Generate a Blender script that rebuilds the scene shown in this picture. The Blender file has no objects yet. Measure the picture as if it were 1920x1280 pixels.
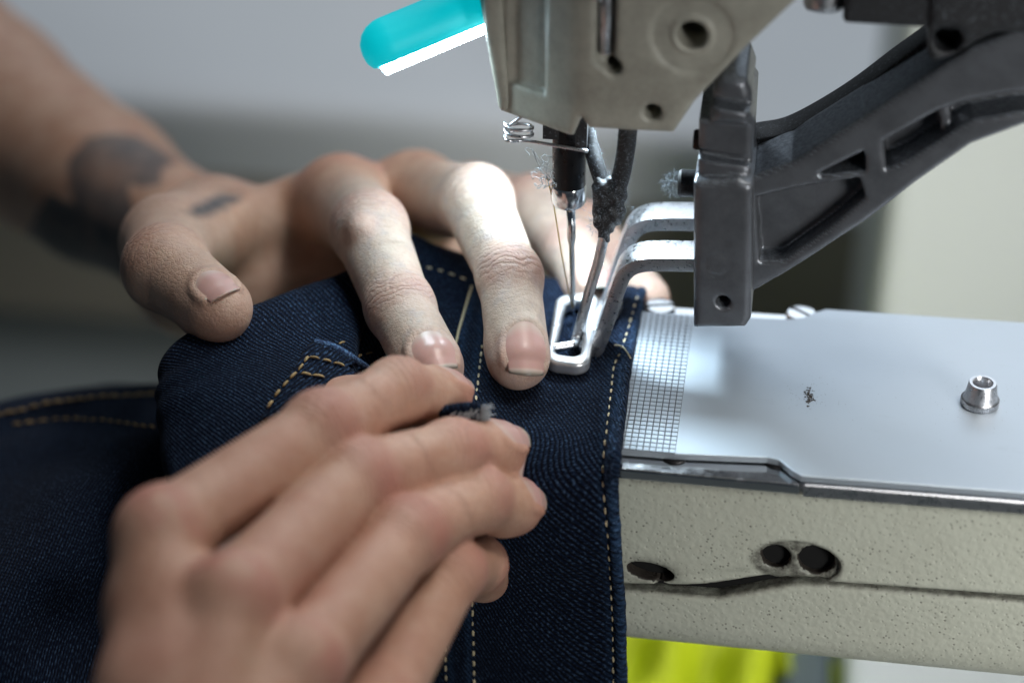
import bpy, bmesh, math, random
import numpy as np
from mathutils import Vector
random.seed(7); rng = np.random.default_rng(7)
SC = bpy.context.scene
COL = SC.collection
MM = 0.001          # everything below is written in millimetres; the origin is the needle's hole in the bed plate

# ------------------------------------------------------------------ camera
LENS = 70.0; FP = LENS/36*1920
TH = math.radians(8.4); PH = math.radians(33.0); D0 = 440.0
Fw = np.array([-math.sin(TH)*math.cos(PH), math.cos(TH)*math.cos(PH), -math.sin(PH)])
Rt = np.array([math.cos(TH), math.sin(TH), 0.0]); Up = np.cross(Rt, Fw)
CAM = -((1073-960)/FP*D0*Rt + (640-618)/FP*D0*Up + D0*Fw)
cd = bpy.data.cameras.new('camera'); cam = bpy.data.objects.new('camera', cd); COL.objects.link(cam)
cd.lens = LENS; cd.sensor_width = 36; cd.clip_start = 0.01; cd.clip_end = 50
cam.location = Vector(CAM*MM)
cam.rotation_euler = Vector(Fw).to_track_quat('-Z', 'Y').to_euler()
cd.dof.use_dof = True; cd.dof.focus_distance = (D0-25)*MM; cd.dof.aperture_fstop = 5.2; cd.dof.aperture_blades = 9
SC.camera = cam

# ------------------------------------------------------------------ light of the room, with added fill lights
w = bpy.data.worlds.new('World'); SC.world = w; w.use_nodes = True
bg = w.node_tree.nodes['Background']; bg.inputs[0].default_value = (0.62, 0.80, 1.0, 1); bg.inputs[1].default_value = 0.035
def area_light(name, loc, aim, size, power, col, spread=180):
    l = bpy.data.lights.new(name, 'AREA'); l.shape = 'RECTANGLE'; l.size, l.size_y = size; l.energy = power; l.color = col; l.spread = math.radians(spread)
    o = bpy.data.objects.new(name, l); COL.objects.link(o); o.location = loc
    o.rotation_euler = (Vector(aim)-Vector(loc)).to_track_quat('-Z', 'Y').to_euler(); return o
area_light('ceiling_light', (0.25, 0.75, 1.7), (0.15, 0.55, 0.0), (1.1, 0.7), 9.5, (0.96, 0.97, 1.0))
area_light('machine_fill_light', (0.46, 0.00, 0.95), (0.11, -0.03, 0.0), (0.36, 0.36), 0.27, (1.0, 0.95, 0.88), 27)  # added narrow fill on the machine, lets the left side fall dark
area_light('front_fill_light', (0.46, -0.44, 0.16), (0.14, 0.02, 0.0), (0.22, 0.22), 0.22, (0.98, 0.98, 0.96), 36)  # added low fill from front right, brightens the bed's front face
area_light('needle_fill_light', (0.002, 0.010, 0.056), (-0.004, -0.010, 0.0), (0.018, 0.012), 0.11, (0.74, 0.90, 1.0), 150)  # unseen light added under the head for the bright pool at the needle
area_light('back_fill_light', (0.02, 1.35, 0.95), (0.0, 0, 0), (1.4, 0.8), 6.0, (0.78, 0.89, 1.0))  # added unseen panel behind, gives the plate its bluish reflection

SC.render.engine = 'CYCLES'
SC.cycles.use_denoising = True
try: SC.cycles.denoiser = 'OPENIMAGEDENOISE'
except Exception: pass
SC.cycles.sample_clamp_indirect = 4.0; SC.cycles.max_bounces = 6; SC.cycles.caustics_reflective = False; SC.cycles.caustics_refractive = False
SC.view_settings.view_transform = 'Standard'; SC.view_settings.look = 'None'
SC.view_settings.exposure = 0.0; SC.view_settings.gamma = 1.0; SC.view_settings.use_curve_mapping = False

# ------------------------------------------------------------------ measuring helpers (photograph pixel + known plane -> point in mm)
def ray(px, py): return Fw + (px-960)/FP*Rt + (640-py)/FP*Up
def az(px, py, z=0.0): r = ray(px, py); return CAM + r*((z-CAM[2])/r[2])
def ay(px, py, y=0.0): r = ray(px, py); return CAM + r*((y-CAM[1])/r[1])
def ad(px, py, d=0.0): return CAM + ray(px, py)*(D0+d)
def pj(P):
    v = np.asarray(P, float)-CAM; q = v@Fw
    return np.stack([960+FP*(v@Rt)/q, 640-FP*(v@Up)/q, q-D0], -1)
def nrm(v): v = np.asarray(v, float); return v/np.linalg.norm(v)
def nxt(p, px, L, far):
    r = nrm(ray(*px)); v = CAM-p; b = v@r; q = b*b-(v@v-L*L)
    return CAM + r*(-b+(1 if far else -1)*math.sqrt(max(q, 0)))
def chain(start, pxs, Ls, far):
    out = [np.asarray(start, float)]
    for px, L in zip(pxs, Ls): out.append(nxt(out[-1], px, L, far))
    return out

# ------------------------------------------------------------------ object helpers
def tag(o, label=None, cat=None, group=None, kind=None):
    for k, v in (('label', label), ('category', cat), ('group', group), ('kind', kind)):
        if v: o[k] = v
    return o
def empty(name, loc):
    o = bpy.data.objects.new(name, None); COL.objects.link(o); o.location = Vector(np.array(loc, float)*MM); o.empty_display_size = 0.01
    return o
def root_loc(o):
    while o.parent: o = o.parent
    return np.array(o.location)
def obj(name, verts, faces, m, parent=None, smooth=True, attrs=None, uv=None):
    V = np.asarray(verts, float)*MM
    if parent is not None: V = V - root_loc(parent)
    me = bpy.data.meshes.new(name)
    if isinstance(faces, np.ndarray):
        n = len(faces); k = faces.shape[1]
        me.vertices.add(len(V)); me.vertices.foreach_set('co', V.astype(np.float32).ravel())
        me.loops.add(n*k); me.loops.foreach_set('vertex_index', faces.astype(np.int32).ravel())
        me.polygons.add(n); me.polygons.foreach_set('loop_start', np.arange(0, n*k, k, dtype=np.int32))
        me.update(calc_edges=True)
    else:
        me.from_pydata([tuple(v) for v in V], [], [tuple(f) for f in faces]); me.update()
    me.polygons.foreach_set('use_smooth', [smooth]*len(me.polygons))
    if attrs:
        for k, a in attrs.items():
            at = me.attributes.new(k, 'FLOAT', 'POINT'); at.data.foreach_set('value', np.asarray(a, np.float32))
    if uv is not None:
        ul = me.uv_layers.new(name='UVMap'); li = np.zeros(len(me.loops), np.int32); me.loops.foreach_get('vertex_index', li)
        ul.data.foreach_set('uv', np.asarray(uv, np.float32)[li].ravel())
    if m: me.materials.append(m)
    o = bpy.data.objects.new(name, me); COL.objects.link(o)
    if parent is not None: o.parent = parent
    return o
def bevel(o, wmm, seg=2, ang=35):
    b = o.modifiers.new('bevel', 'BEVEL'); b.width = wmm*MM; b.segments = seg; b.limit_method = 'ANGLE'; b.angle_limit = math.radians(ang); b.harden_normals = False
    return o
def sharp(o, ang=40):
    me = o.data; me.calc_loop_triangles()
    bm = bmesh.new(); bm.from_mesh(me)
    for e in bm.edges:
        if len(e.link_faces) == 2 and e.calc_face_angle(0) > math.radians(ang): e.smooth = False
    bm.to_mesh(me); bm.free(); return o
def frame_of(a, hint=(0, 0, 1)):
    a = nrm(a); h = np.array(hint, float)
    if abs(a@nrm(h)) > 0.97: h = np.array((1.0, 0, 0))
    s = nrm(np.cross(a, h)); n = np.cross(s, a); return a, s, n
def tube(path, r, sides=10, caps=True, hint=(0, 0, 1)):
    path = [np.array(p, float) for p in path]; n = len(path); R = [r]*n if np.isscalar(r) else list(r)
    V, F = [], []; prev = None
    for i, p in enumerate(path):
        t = nrm(path[min(i+1, n-1)]-path[max(i-1, 0)])
        if prev is None: _, s, u = frame_of(t, hint)
        else:
            s = nrm(prev - t*(prev@t)); u = np.cross(s, t)
        prev = s
        for k in range(sides):
            a = 2*math.pi*k/sides; V.append(p+R[i]*(math.cos(a)*s+math.sin(a)*u))
    for i in range(n-1):
        for k in range(sides):
            k2 = (k+1) % sides; F.append((i*sides+k, i*sides+k2, (i+1)*sides+k2, (i+1)*sides+k))
    if caps: F.append(tuple(range(sides-1, -1, -1))); F.append(tuple((n-1)*sides+k for k in range(sides)))
    return V, F
def lathe(base, axis, prof, sides=32, hint=(0, 1, 0)):
    a, s, u = frame_of(axis, hint); base = np.array(base, float); V, F = [], []
    for (r, h) in prof:
        for k in range(sides):
            t = 2*math.pi*k/sides; V.append(base+a*h+max(r, 1e-3)*(math.cos(t)*s+math.sin(t)*u))
    for i in range(len(prof)-1):
        for k in range(sides):
            k2 = (k+1) % sides; F.append((i*sides+k, i*sides+k2, (i+1)*sides+k2, (i+1)*sides+k))
    return V, F
def box(lo, hi):
    x0, y0, z0 = lo; x1, y1, z1 = hi
    V = [(x0,y0,z0),(x1,y0,z0),(x1,y1,z0),(x0,y1,z0),(x0,y0,z1),(x1,y0,z1),(x1,y1,z1),(x0,y1,z1)]
    return V, [(0,3,2,1),(4,5,6,7),(0,1,5,4),(1,2,6,5),(2,3,7,6),(3,0,4,7)]
def merge(parts):
    V, F = [], []
    for v, f in parts:
        o = len(V); V += list(v); F += [tuple(i+o for i in q) for q in f]
    return V, F
def prism(poly, z0, z1):                        # plan polygon (x, y), extruded in z
    n = len(poly); V = [(x, y, z0) for x, y in poly]+[(x, y, z1) for x, y in poly]
    F = [tuple(range(n-1, -1, -1)), tuple(range(n, 2*n))]+[(i, (i+1) % n, n+(i+1) % n, n+i) for i in range(n)]
    return V, F
def spline(pts, n):
    pts = np.array(pts, float); m = len(pts); out = []
    for t in np.linspace(0, m-1, n):
        i = min(int(t), m-2); f = t-i
        p0, p1, p2, p3 = pts[max(i-1, 0)], pts[i], pts[i+1], pts[min(i+2, m-1)]
        out.append(0.5*((2*p1)+(-p0+p2)*f+(2*p0-5*p1+4*p2-p3)*f*f+(-p0+3*p1-3*p2+p3)*f**3))
    return np.array(out)

# ------------------------------------------------------------------ distance-field modelling (rounded castings and skin)
def seg(P, a, b, ra, rb):
    a = np.asarray(a, np.float32); ba = np.asarray(b, np.float32)-a
    t = np.clip(((P-a)@ba)/max(float(ba@ba), 1e-6), 0, 1)
    return np.linalg.norm(P-a-t[..., None]*ba, axis=-1)-(ra+(rb-ra)*t)
def ball(P, c, r): return np.linalg.norm(P-np.asarray(c, np.float32), axis=-1)-r
def smin(a, b, k):
    h = np.clip(.5+.5*(b-a)/k, 0, 1); return b+(a-b)*h-k*h*(1-h)
def smax(a, b, k): return -smin(-a, -b, k)
def dpoly(X, Z, poly):
    poly = np.array(poly, float); d = np.full(X.shape, 1e9); s = np.ones(X.shape); n = len(poly)
    for i in range(n):
        a, b = poly[i], poly[i-1]; e = b-a; wx, wz = X-a[0], Z-a[1]
        t = np.clip((wx*e[0]+wz*e[1])/max(e@e, 1e-9), 0, 1); d = np.minimum(d, (wx-e[0]*t)**2+(wz-e[1]*t)**2)
        c1 = Z >= a[1]; c2 = Z < b[1]; c3 = e[0]*wz > e[1]*wx
        s = np.where((c1 & c2 & c3) | (~c1 & ~c2 & ~c3), -s, s)
    return s*np.sqrt(d)
def slab(d2, t, t0, t1, r=0.8):                 # 2-D distance extruded along t, edges rounded by r
    dz = np.maximum(t0-t, t-t1); q1, q2 = d2+r, dz+r
    return np.minimum(np.maximum(q1, q2), 0)+np.hypot(np.maximum(q1, 0), np.maximum(q2, 0))-r
def cyl(P, a, b, r, rnd=0.3):
    a = np.asarray(a, float); L = np.linalg.norm(np.asarray(b, float)-a); u = nrm(np.asarray(b, float)-a)
    h = (P-a)@u; return slab(np.linalg.norm(P-a-h[..., None]*u, axis=-1)-r, h, 0, L, rnd)
def sdf_mesh(f, lo, hi, h, B=8, newton=1):
    lo = np.array(lo, np.float32); n = (np.ceil((np.array(hi)-lo)/h/B).astype(int))*B; nb = n//B
    bi = np.stack(np.meshgrid(*[np.arange(k) for k in nb], indexing='ij'), -1).reshape(-1, 3)
    dc = f((lo+(bi*B+(B-1)/2)*h).astype(np.float32))
    G = np.repeat(np.repeat(np.repeat(np.where(dc > 0, 9.0, -9.0).astype(np.float32).reshape(nb), B, 0), B, 1), B, 2)
    act = bi[np.abs(dc) < B*h*0.9*1.25+1.0]
    off = np.stack(np.meshgrid(*[np.arange(B)]*3, indexing='ij'), -1).reshape(-1, 3)
    for c in range(0, len(act), 400):
        I = (act[c:c+400, None, :]*B+off[None]).reshape(-1, 3)
        G[I[:, 0], I[:, 1], I[:, 2]] = f((lo+I*h).astype(np.float32))
    S = G < 0
    c8 = [(0,0,0),(1,0,0),(0,1,0),(1,1,0),(0,0,1),(1,0,1),(0,1,1),(1,1,1)]
    cnt = sum(S[x:n[0]-1+x, y:n[1]-1+y, z:n[2]-1+z].astype(np.int8) for x, y, z in c8)
    cells = np.argwhere((cnt > 0) & (cnt < 8)); idx = np.full(tuple(n-1), -1, np.int64); idx[tuple(cells.T)] = np.arange(len(cells))
    val = np.stack([G[cells[:, 0]+x, cells[:, 1]+y, cells[:, 2]+z] for x, y, z in c8], 1)
    acc = np.zeros((len(cells), 3)); num = np.zeros(len(cells)); cc = np.array(c8, float)
    for i in range(8):
        for j in range(i+1, 8):
            if np.abs(cc[i]-cc[j]).sum() != 1: continue
            a, b = val[:, i], val[:, j]; m = (a < 0) != (b < 0); t = np.where(m, a/np.where(m, a-b, 1), 0)
            acc += np.where(m[:, None], cc[i]+(cc[j]-cc[i])*t[:, None], 0); num += m
    V = lo+(cells+acc/num[:, None])*h
    F = []
    for ax in range(3):
        o1, o2 = (ax+1) % 3, (ax+2) % 3
        A = np.moveaxis(S, ax, 0); m = A[:-1] != A[1:]; m = np.moveaxis(m, 0, ax)
        e = np.argwhere(m); e = e[(e[:, o1] > 0) & (e[:, o2] > 0) & (e[:, o1] < n[o1]-1) & (e[:, o2] < n[o2]-1)]
        u = np.zeros(3, int); u[o1] = 1; v = np.zeros(3, int); v[o2] = 1
        q = np.stack([idx[tuple((e-d).T)] for d in (u+v, v, 0*u, u)], 1)
        flip = ~S[tuple(e.T)]; q[flip] = q[flip][:, ::-1]; F.append(q)
    F = np.concatenate(F); F = F[(F >= 0).all(1)]
    for _ in range(newton):
        V = V.astype(np.float32); e = 0.25*h; d = f(V); g = np.zeros_like(V)
        for k in range(3):
            dv = np.zeros(3, np.float32); dv[k] = e; g[:, k] = (f(V+dv)-f(V-dv))/(2*e)
        gn = np.maximum((g*g).sum(1), 0.2); V = V-np.clip(d/gn, -h, h)[:, None]*g
    return V, F

# ------------------------------------------------------------------ materials
class M:
    def __init__(s, name, base=(.5, .5, .5), rough=.5, metal=0.0, **kw):
        s.m = bpy.data.materials.new(name); s.m.use_nodes = True; s.nt = s.m.node_tree; s.b = s.nt.nodes['Principled BSDF']
        s.b.inputs['Base Color'].default_value = (*base, 1); s.b.inputs['Roughness'].default_value = rough; s.b.inputs['Metallic'].default_value = metal
        for k, v in kw.items(): s.b.inputs[k.replace('_', ' ')].default_value = v
        s.tc = None
    def n(s, t, **kw):
        x = s.nt.nodes.new(t)
        for k, v in kw.items():
            if k.startswith('i_'):
                key = k[2:]; x.inputs[int(key) if key.isdigit() else key.replace('_', ' ')].default_value = v
            else: setattr(x, k, v)
        return x
    def l(s, a, b): s.nt.links.new(a, b)
    def co(s, which='Object'):
        if s.tc is None: s.tc = s.n('ShaderNodeTexCoord')
        return s.tc.outputs[which]
    def noise(s, per_mm, detail=3, rough=.5, which='Object', scale=None, dist=0.0):
        x = s.n('ShaderNodeTexNoise'); x.inputs['Scale'].default_value = (1000.0/per_mm if which == 'Object' else 1.0/per_mm)
        x.inputs['Detail'].default_value = detail; x.inputs['Roughness'].default_value = rough; x.inputs['Distortion'].default_value = dist
        if scale:
            mp = s.n('ShaderNodeMapping'); mp.inputs['Scale'].default_value = scale; s.l(s.co(which), mp.inputs[0]); s.l(mp.outputs[0], x.inputs['Vector'])
        else: s.l(s.co(which), x.inputs['Vector'])
        return x.outputs[0]
    def voro(s, per_mm, feature='F1', which='Object', rand=1.0):
        x = s.n('ShaderNodeTexVoronoi', feature=feature); x.inputs['Scale'].default_value = 1000.0/per_mm; x.inputs['Randomness'].default_value = rand
        s.l(s.co(which), x.inputs['Vector']); return x.outputs['Distance']
    def ramp(s, f, stops):
        x = s.n('ShaderNodeValToRGB'); e = x.color_ramp.elements
        while len(e) > 1: e.remove(e[0])
        for i, (p, c) in enumerate(stops):
            y = e[0] if i == 0 else e.new(p); y.position = p; y.color = (*c, 1) if hasattr(c, '__len__') else (c, c, c, 1)
        s.l(f, x.inputs[0]); return x.outputs[0]
    def math(s, op, a, b=None):
        x = s.n('ShaderNodeMath', operation=op)
        for i, v in enumerate((a, b)):
            if v is None: continue
            if isinstance(v, (int, float)): x.inputs[i].default_value = v
            else: s.l(v, x.inputs[i])
        return x.outputs[0]
    def mix(s, f, a, b):
        x = s.n('ShaderNodeMix', data_type='RGBA')
        for i, v in ((0, f), (6, a), (7, b)):
            if isinstance(v, (int, float)): x.inputs[i].default_value = v
            elif isinstance(v, tuple): x.inputs[i].default_value = (*v, 1)
            else: s.l(v, x.inputs[i])
        return x.outputs[2]
    def attr(s, name): return s.n('ShaderNodeAttribute', attribute_name=name).outputs['Fac']
    def bump(s, h, dist_mm, strength=1.0, prev=None):
        x = s.n('ShaderNodeBump'); x.inputs['Distance'].default_value = dist_mm*MM; x.inputs['Strength'].default_value = strength
        s.l(h, x.inputs['Height'])
        if prev is not None: s.l(prev, x.inputs['Normal'])
        s.l(x.outputs[0], s.b.inputs['Normal']); return x.outputs[0]
    def set(s, inp, sock): s.l(sock, s.b.inputs[inp])

def make_materials():
    R = {}
    # cream hammer-finish enamel
    a = M('cream_enamel', (.47, .45, .36), .42)
    big = a.noise(1.35, 1.5, .4); pit = a.voro(1.15, 'F1'); pit2 = a.ramp(pit, [(0.05, 0.0), (.30, 1.0)])
    dirt = a.noise(14, 4, .6); dm = a.ramp(dirt, [(.45, 0.0), (.75, 1.0)])
    c = a.mix(a.math('MULTIPLY', dm, .35), (.61, .625, .525), (.46, .46, .375))
    pd = a.math('MULTIPLY', a.math('SUBTRACT', 1.0, pit2), a.ramp(a.noise(4, 2), [(.42, 0.0), (.60, .8)]))
    gr = a.math('MULTIPLY', a.attr('grime_shade'), a.ramp(a.noise(2.2, 4, .7), [(.30, .35), (.62, 1.0)])); a.set('Base Color', a.mix(gr, a.mix(pd, c, (.12, .11, .09)), (.045, .038, .032)))  # seam grime and painted hole shade share this dark mix
    b1 = a.bump(big, .42, .55); a.bump(pit2, .22, .5, b1); a.set('Roughness', a.ramp(dirt, [(.3, .38), (.7, .6)])); R['cream'] = a.m
    a = M('cream_smooth_enamel', (.42, .40, .32), .45)
    a.set('Base Color', a.mix(a.ramp(a.noise(11, 6, .72), [(.38, 0.0), (.66, .85)]), (.42, .41, .35), (.27, .26, .22))); a.bump(a.noise(1.2, 3), .15, .5); R['cream_smooth'] = a.m
    # brushed plate
    a = M('brushed_steel', (.66, .70, .74), .30, 1.0)
    br = a.noise(1.0, 3, .6, scale=(.05, 2.2, 1)); cl = a.noise(9, 4, .6)
    a.set('Roughness', a.math('ADD', a.ramp(cl, [(.2, .46), (.8, .52)]), a.math('MULTIPLY', br, .05)))
    a.b.inputs['Metallic'].default_value = .72
    sc = a.ramp(a.noise(5, 6, .75, scale=(.35, 1, 1)), [(.62, 0.0), (.72, .22)])
    a.set('Base Color', a.mix(sc, (.50, .565, .63), (.39, .44, .49))); a.bump(br, .008, .5); R['plate'] = a.m
    a = M('groove_steel', (.16, .17, .19), .55, .8); R['groove'] = a.m
    a = M('polished_steel', (.74, .75, .77), .16, 1.0); a.set('Roughness', a.ramp(a.noise(2.5, 4, .6), [(.3, .10), (.8, .30)])); R['steel'] = a.m
    a = M('worn_steel', (.60, .61, .64), .3, 1.0)
    sp = a.noise(1.1, 5, .75); a.set('Base Color', a.mix(a.ramp(sp, [(.55, 0.0), (.66, .8)]), (.66, .67, .70), (.50, .51, .54))); a.set('Roughness', a.ramp(sp, [(.4, .26), (.7, .48)])); a.bump(sp, .04, .5); R['worn'] = a.m
    a = M('satin_steel', (.82, .83, .85), .30, .85); a.set('Roughness', a.ramp(a.noise(2.5, 4, .6), [(.3, .28), (.8, .42)])); R['satin'] = a.m
    a = M('black_oxide_steel', (.012, .012, .014), .30, .6); a.set('Roughness', a.ramp(a.noise(1.5, 4), [(.3, .22), (.7, .5)])); R['black'] = a.m
    a = M('cast_grey_metal', (.10, .105, .115), .33, .55)
    sp = a.noise(.8, 4, .7); a.set('Base Color', a.mix(a.ramp(a.noise(7, 4, .65), [(.4, 0.0), (.7, .7)]), (.135, .14, .15), (.07, .072, .08)))
    base = a.mix(a.ramp(a.noise(7, 4, .65), [(.4, 0.0), (.7, .7)]), (.15, .158, .175), (.085, .09, .10))
    ds = a.n('ShaderNodeNewGeometry'); sx = a.n('ShaderNodeSeparateXYZ'); a.l(ds.outputs['True Normal'], sx.inputs[0])
    dust = a.math('MULTIPLY', a.ramp(sx.outputs[2], [(.35, 0.0), (.75, 1.0)]), a.ramp(a.noise(.9, 5, .75), [(.40, .15), (.62, .9)]))   # lint that has settled on the upper faces
    a.set('Base Color', a.mix(dust, base, (.34, .38, .43))); a.b.inputs['Metallic'].default_value = .5
    a.bump(sp, .12, .6); R['cast'] = a.m
    a = M('cast_dark_metal', (.035, .036, .04), .55, .2); a.bump(a.noise(.7, 4, .7), .15, .7)
    a.set('Base Color', a.mix(a.ramp(a.noise(.6, 3, .7), [(.58, 0.0), (.70, .7)]), (.022, .023, .026), (.24, .27, .31))); R['castdark'] = a.m
    a = M('dirt_brown', (.05, .04, .033), .9); R['dirt'] = a.m
    a = M('hole_shade', (.003, .003, .003), .9); R['hole'] = a.m  # near-black, stands in for the shade inside holes and slots
    a = M('lint_fibre', (.30, .36, .43), .9); R['lint'] = a.m
    a = M('white_fibre', (.42, .45, .48), .9); R['fray'] = a.m
    a = M('gold_thread', (.62, .44, .16), .55); a.bump(a.noise(.25, 2), .05, .6); R['thread'] = a.m
    a = M('pale_stitch_thread', (.66, .56, .36), .65); a.bump(a.noise(.25, 2), .06, .7); R['stitch'] = a.m
    a = M('dark_stitch_thread', (.34, .23, .10), .7); R['stitch2'] = a.m
    # denim, UV in mm
    a = M('indigo_denim', (.01, .03, .09), .85); a.b.inputs['Sheen Weight'].default_value = .02; a.b.inputs['Sheen Roughness'].default_value = .5; a.b.inputs['Specular IOR Level'].default_value = .10
    uv = a.n('ShaderNodeSeparateXYZ'); a.l(a.co('UV'), uv.inputs[0]); U, V = uv.outputs[0], uv.outputs[1]
    wob = a.math('MULTIPLY', a.noise(2.2, 2, .5, 'UV'), .55)
    ph = a.math('ADD', a.math('ADD', a.math('MULTIPLY', U, 1.05), a.math('MULTIPLY', V, .62)), wob)
    tw = a.math('ADD', a.math('MULTIPLY', a.math('SINE', a.math('MULTIPLY', ph, 6.2832)), .5), .5)
    wf = a.math('ADD', a.math('MULTIPLY', a.math('SINE', a.math('MULTIPLY', a.math('ADD', V, a.math('MULTIPLY', U, -.35)), 6.2832*1.25)), .5), .5)
    fl = a.noise(.42, 2, .6, 'UV', scale=(1, .6, 1)); fleck = a.ramp(fl, [(.50, 0.0), (.70, 1.0)])
    big = a.noise(26, 4, .6, 'UV')
    base = a.mix(a.math('MULTIPLY', tw, .95), (.0006, .0013, .0047), (.0028, .0090, .0280))
    base = a.mix(a.math('MULTIPLY', a.math('MULTIPLY', fleck, tw), .62), base, (.092, .165, .30))
    base = a.mix(a.math('MULTIPLY', a.attr('wear'), a.ramp(a.noise(1.1, 4, .7, 'UV'), [(.38, 0.0), (.64, .8)])), base, (.035, .080, .165))
    base = a.mix(a.ramp(big, [(.4, 0.0), (.75, .35)]), base, (.0010, .0026, .0085)); a.set('Base Color', base)
    hgt = a.math('ADD', a.math('MULTIPLY', tw, .7), a.math('ADD', a.math('MULTIPLY', wf, .25), a.math('MULTIPLY', fl, .6))); a.bump(hgt, .34, .8); R['denim'] = a.m
    a = M('worn_denim_edge', (.05, .12, .26), .85); a.set('Base Color', a.mix(a.ramp(a.noise(.5, 3, .6), [(.45, 0.0), (.6, 1.0)]), (.008, .025, .08), (.08, .16, .30))); a.bump(a.noise(.5, 3), .3, .8); R['edge'] = a.m
    # skin
    a = M('skin', (.6, .4, .3), .45); a.b.inputs['Subsurface Weight'].default_value = .09; a.b.inputs['Subsurface Radius'].default_value = (1.0, .38, .2); a.b.inputs['Subsurface Scale'].default_value = .0022
    a.b.inputs['Specular IOR Level'].default_value = .42
    red, tat, wu, wm, pale = (a.attr(k) for k in ('red', 'tat', 'wu', 'wm', 'pale'))
    mott = a.noise(9, 5, .65); fine = a.noise(1.1, 3, .6)
    c = a.mix(a.ramp(mott, [(.35, 0.0), (.7, 1.0)]), (.47, .265, .18), (.60, .395, .29))
    c = a.mix(a.math('MULTIPLY', a.ramp(fine, [(.45, 0.0), (.7, 1.0)]), .25), c, (.40, .22, .16))
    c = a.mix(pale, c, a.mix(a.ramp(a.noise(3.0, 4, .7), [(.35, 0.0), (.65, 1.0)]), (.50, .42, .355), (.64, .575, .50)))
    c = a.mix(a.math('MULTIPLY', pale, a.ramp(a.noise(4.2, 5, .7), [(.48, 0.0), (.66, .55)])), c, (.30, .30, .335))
    c = a.mix(a.math('MULTIPLY', a.math('MULTIPLY', red, a.ramp(a.noise(11, 4, .65), [(.25, .45), (.70, 1.0)])), .85), c, (.50, .205, .165))
    wr = a.math('SINE', a.math('MULTIPLY', a.math('ADD', wu, a.math('MULTIPLY', a.noise(4.5, 3, .65), 4.5)), 6.2832/1.5))
    wr = a.math('POWER', a.math('ADD', a.math('MULTIPLY', wr, .5), .5), 2.2)
    c = a.mix(a.math('MULTIPLY', a.math('MULTIPLY', wr, wm), .16), c, (.36, .22, .17))
    c = a.mix(a.math('MULTIPLY', tat, a.ramp(a.noise(6, 4, .7), [(.3, .72), (.65, 1.0)])), c, (.03, .055, .072)); a.set('Base Color', c)
    a.set('Roughness', a.ramp(fine, [(.3, .40), (.7, .56)]))
    b1 = a.bump(a.math('MULTIPLY', a.math('MULTIPLY', wr, wm), -1.0), .26, .75)
    cell = a.voro(.95, 'DISTANCE_TO_EDGE'); b2 = a.bump(a.ramp(cell, [(0.0, 0.0), (.16, 1.0)]), .06, .75, b1); a.bump(a.noise(1.7, 5, .7), .36, .65, b2); R['skin'] = a.m
    a = M('fingernail', (.60, .36, .33), .30); tip = a.attr('tip'); c = a.mix(a.ramp(tip, [(0.0, 0.0), (.10, .6), (.28, 0.0), (.86, 0.0), (.91, .8)]), (.53, .315, .28), (.56, .47, .40))
    c = a.mix(a.ramp(tip, [(.90, 0.0), (.97, .85)]), c, (.13, .125, .105)); a.set('Base Color', c); a.b.inputs['Subsurface Weight'].default_value = .1; a.b.inputs['Subsurface Scale'].default_value = .0015
    a.bump(a.noise(1.0, 2, .5, scale=(1, 1, 1)), .05, .4); R['nail'] = a.m
    # lamp
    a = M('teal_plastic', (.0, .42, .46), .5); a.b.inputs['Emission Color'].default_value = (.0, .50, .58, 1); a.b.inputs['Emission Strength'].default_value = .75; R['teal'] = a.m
    a = M('led_strip', (.9, .95, 1), .4); a.b.inputs['Emission Color'].default_value = (.72, .91, 1.0, 1); a.b.inputs['Emission Strength'].default_value = 47.0; R['led'] = a.m
    # surroundings
    a = M('grey_worktop', (.42, .44, .46), .45); a.set('Base Color', a.mix(a.noise(160, 3), (.66, .69, .71), (.76, .78, .80))); R['worktop'] = a.m
    a = M('grey_brown_fascia', (.11, .11, .10), .7); a.set('Base Color', a.mix(a.noise(120, 3), (.27, .245, .20), (.36, .33, .27))); R['fascia'] = a.m
    a = M('floor_grey', (.16, .18, .18), .6); a.set('Base Color', a.mix(a.noise(200, 4), (.13, .155, .155), (.24, .27, .27))); R['floor'] = a.m
    a = M('pale_green_grey_paint', (.86, .90, .86), .5); R['pale'] = a.m
    a = M('hi_vis_yellow', (.42, .51, .0), .7); a.b.inputs['Emission Strength'].default_value = 0.0; R['yellow'] = a.m
    a = M('dark_blue_grey_plastic', (.06, .085, .10), .6); R['bluegrey'] = a.m
    a = M('white_board', (.50, .54, .55), .6); R['white'] = a.m
    return R
MT = make_materials()

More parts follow.
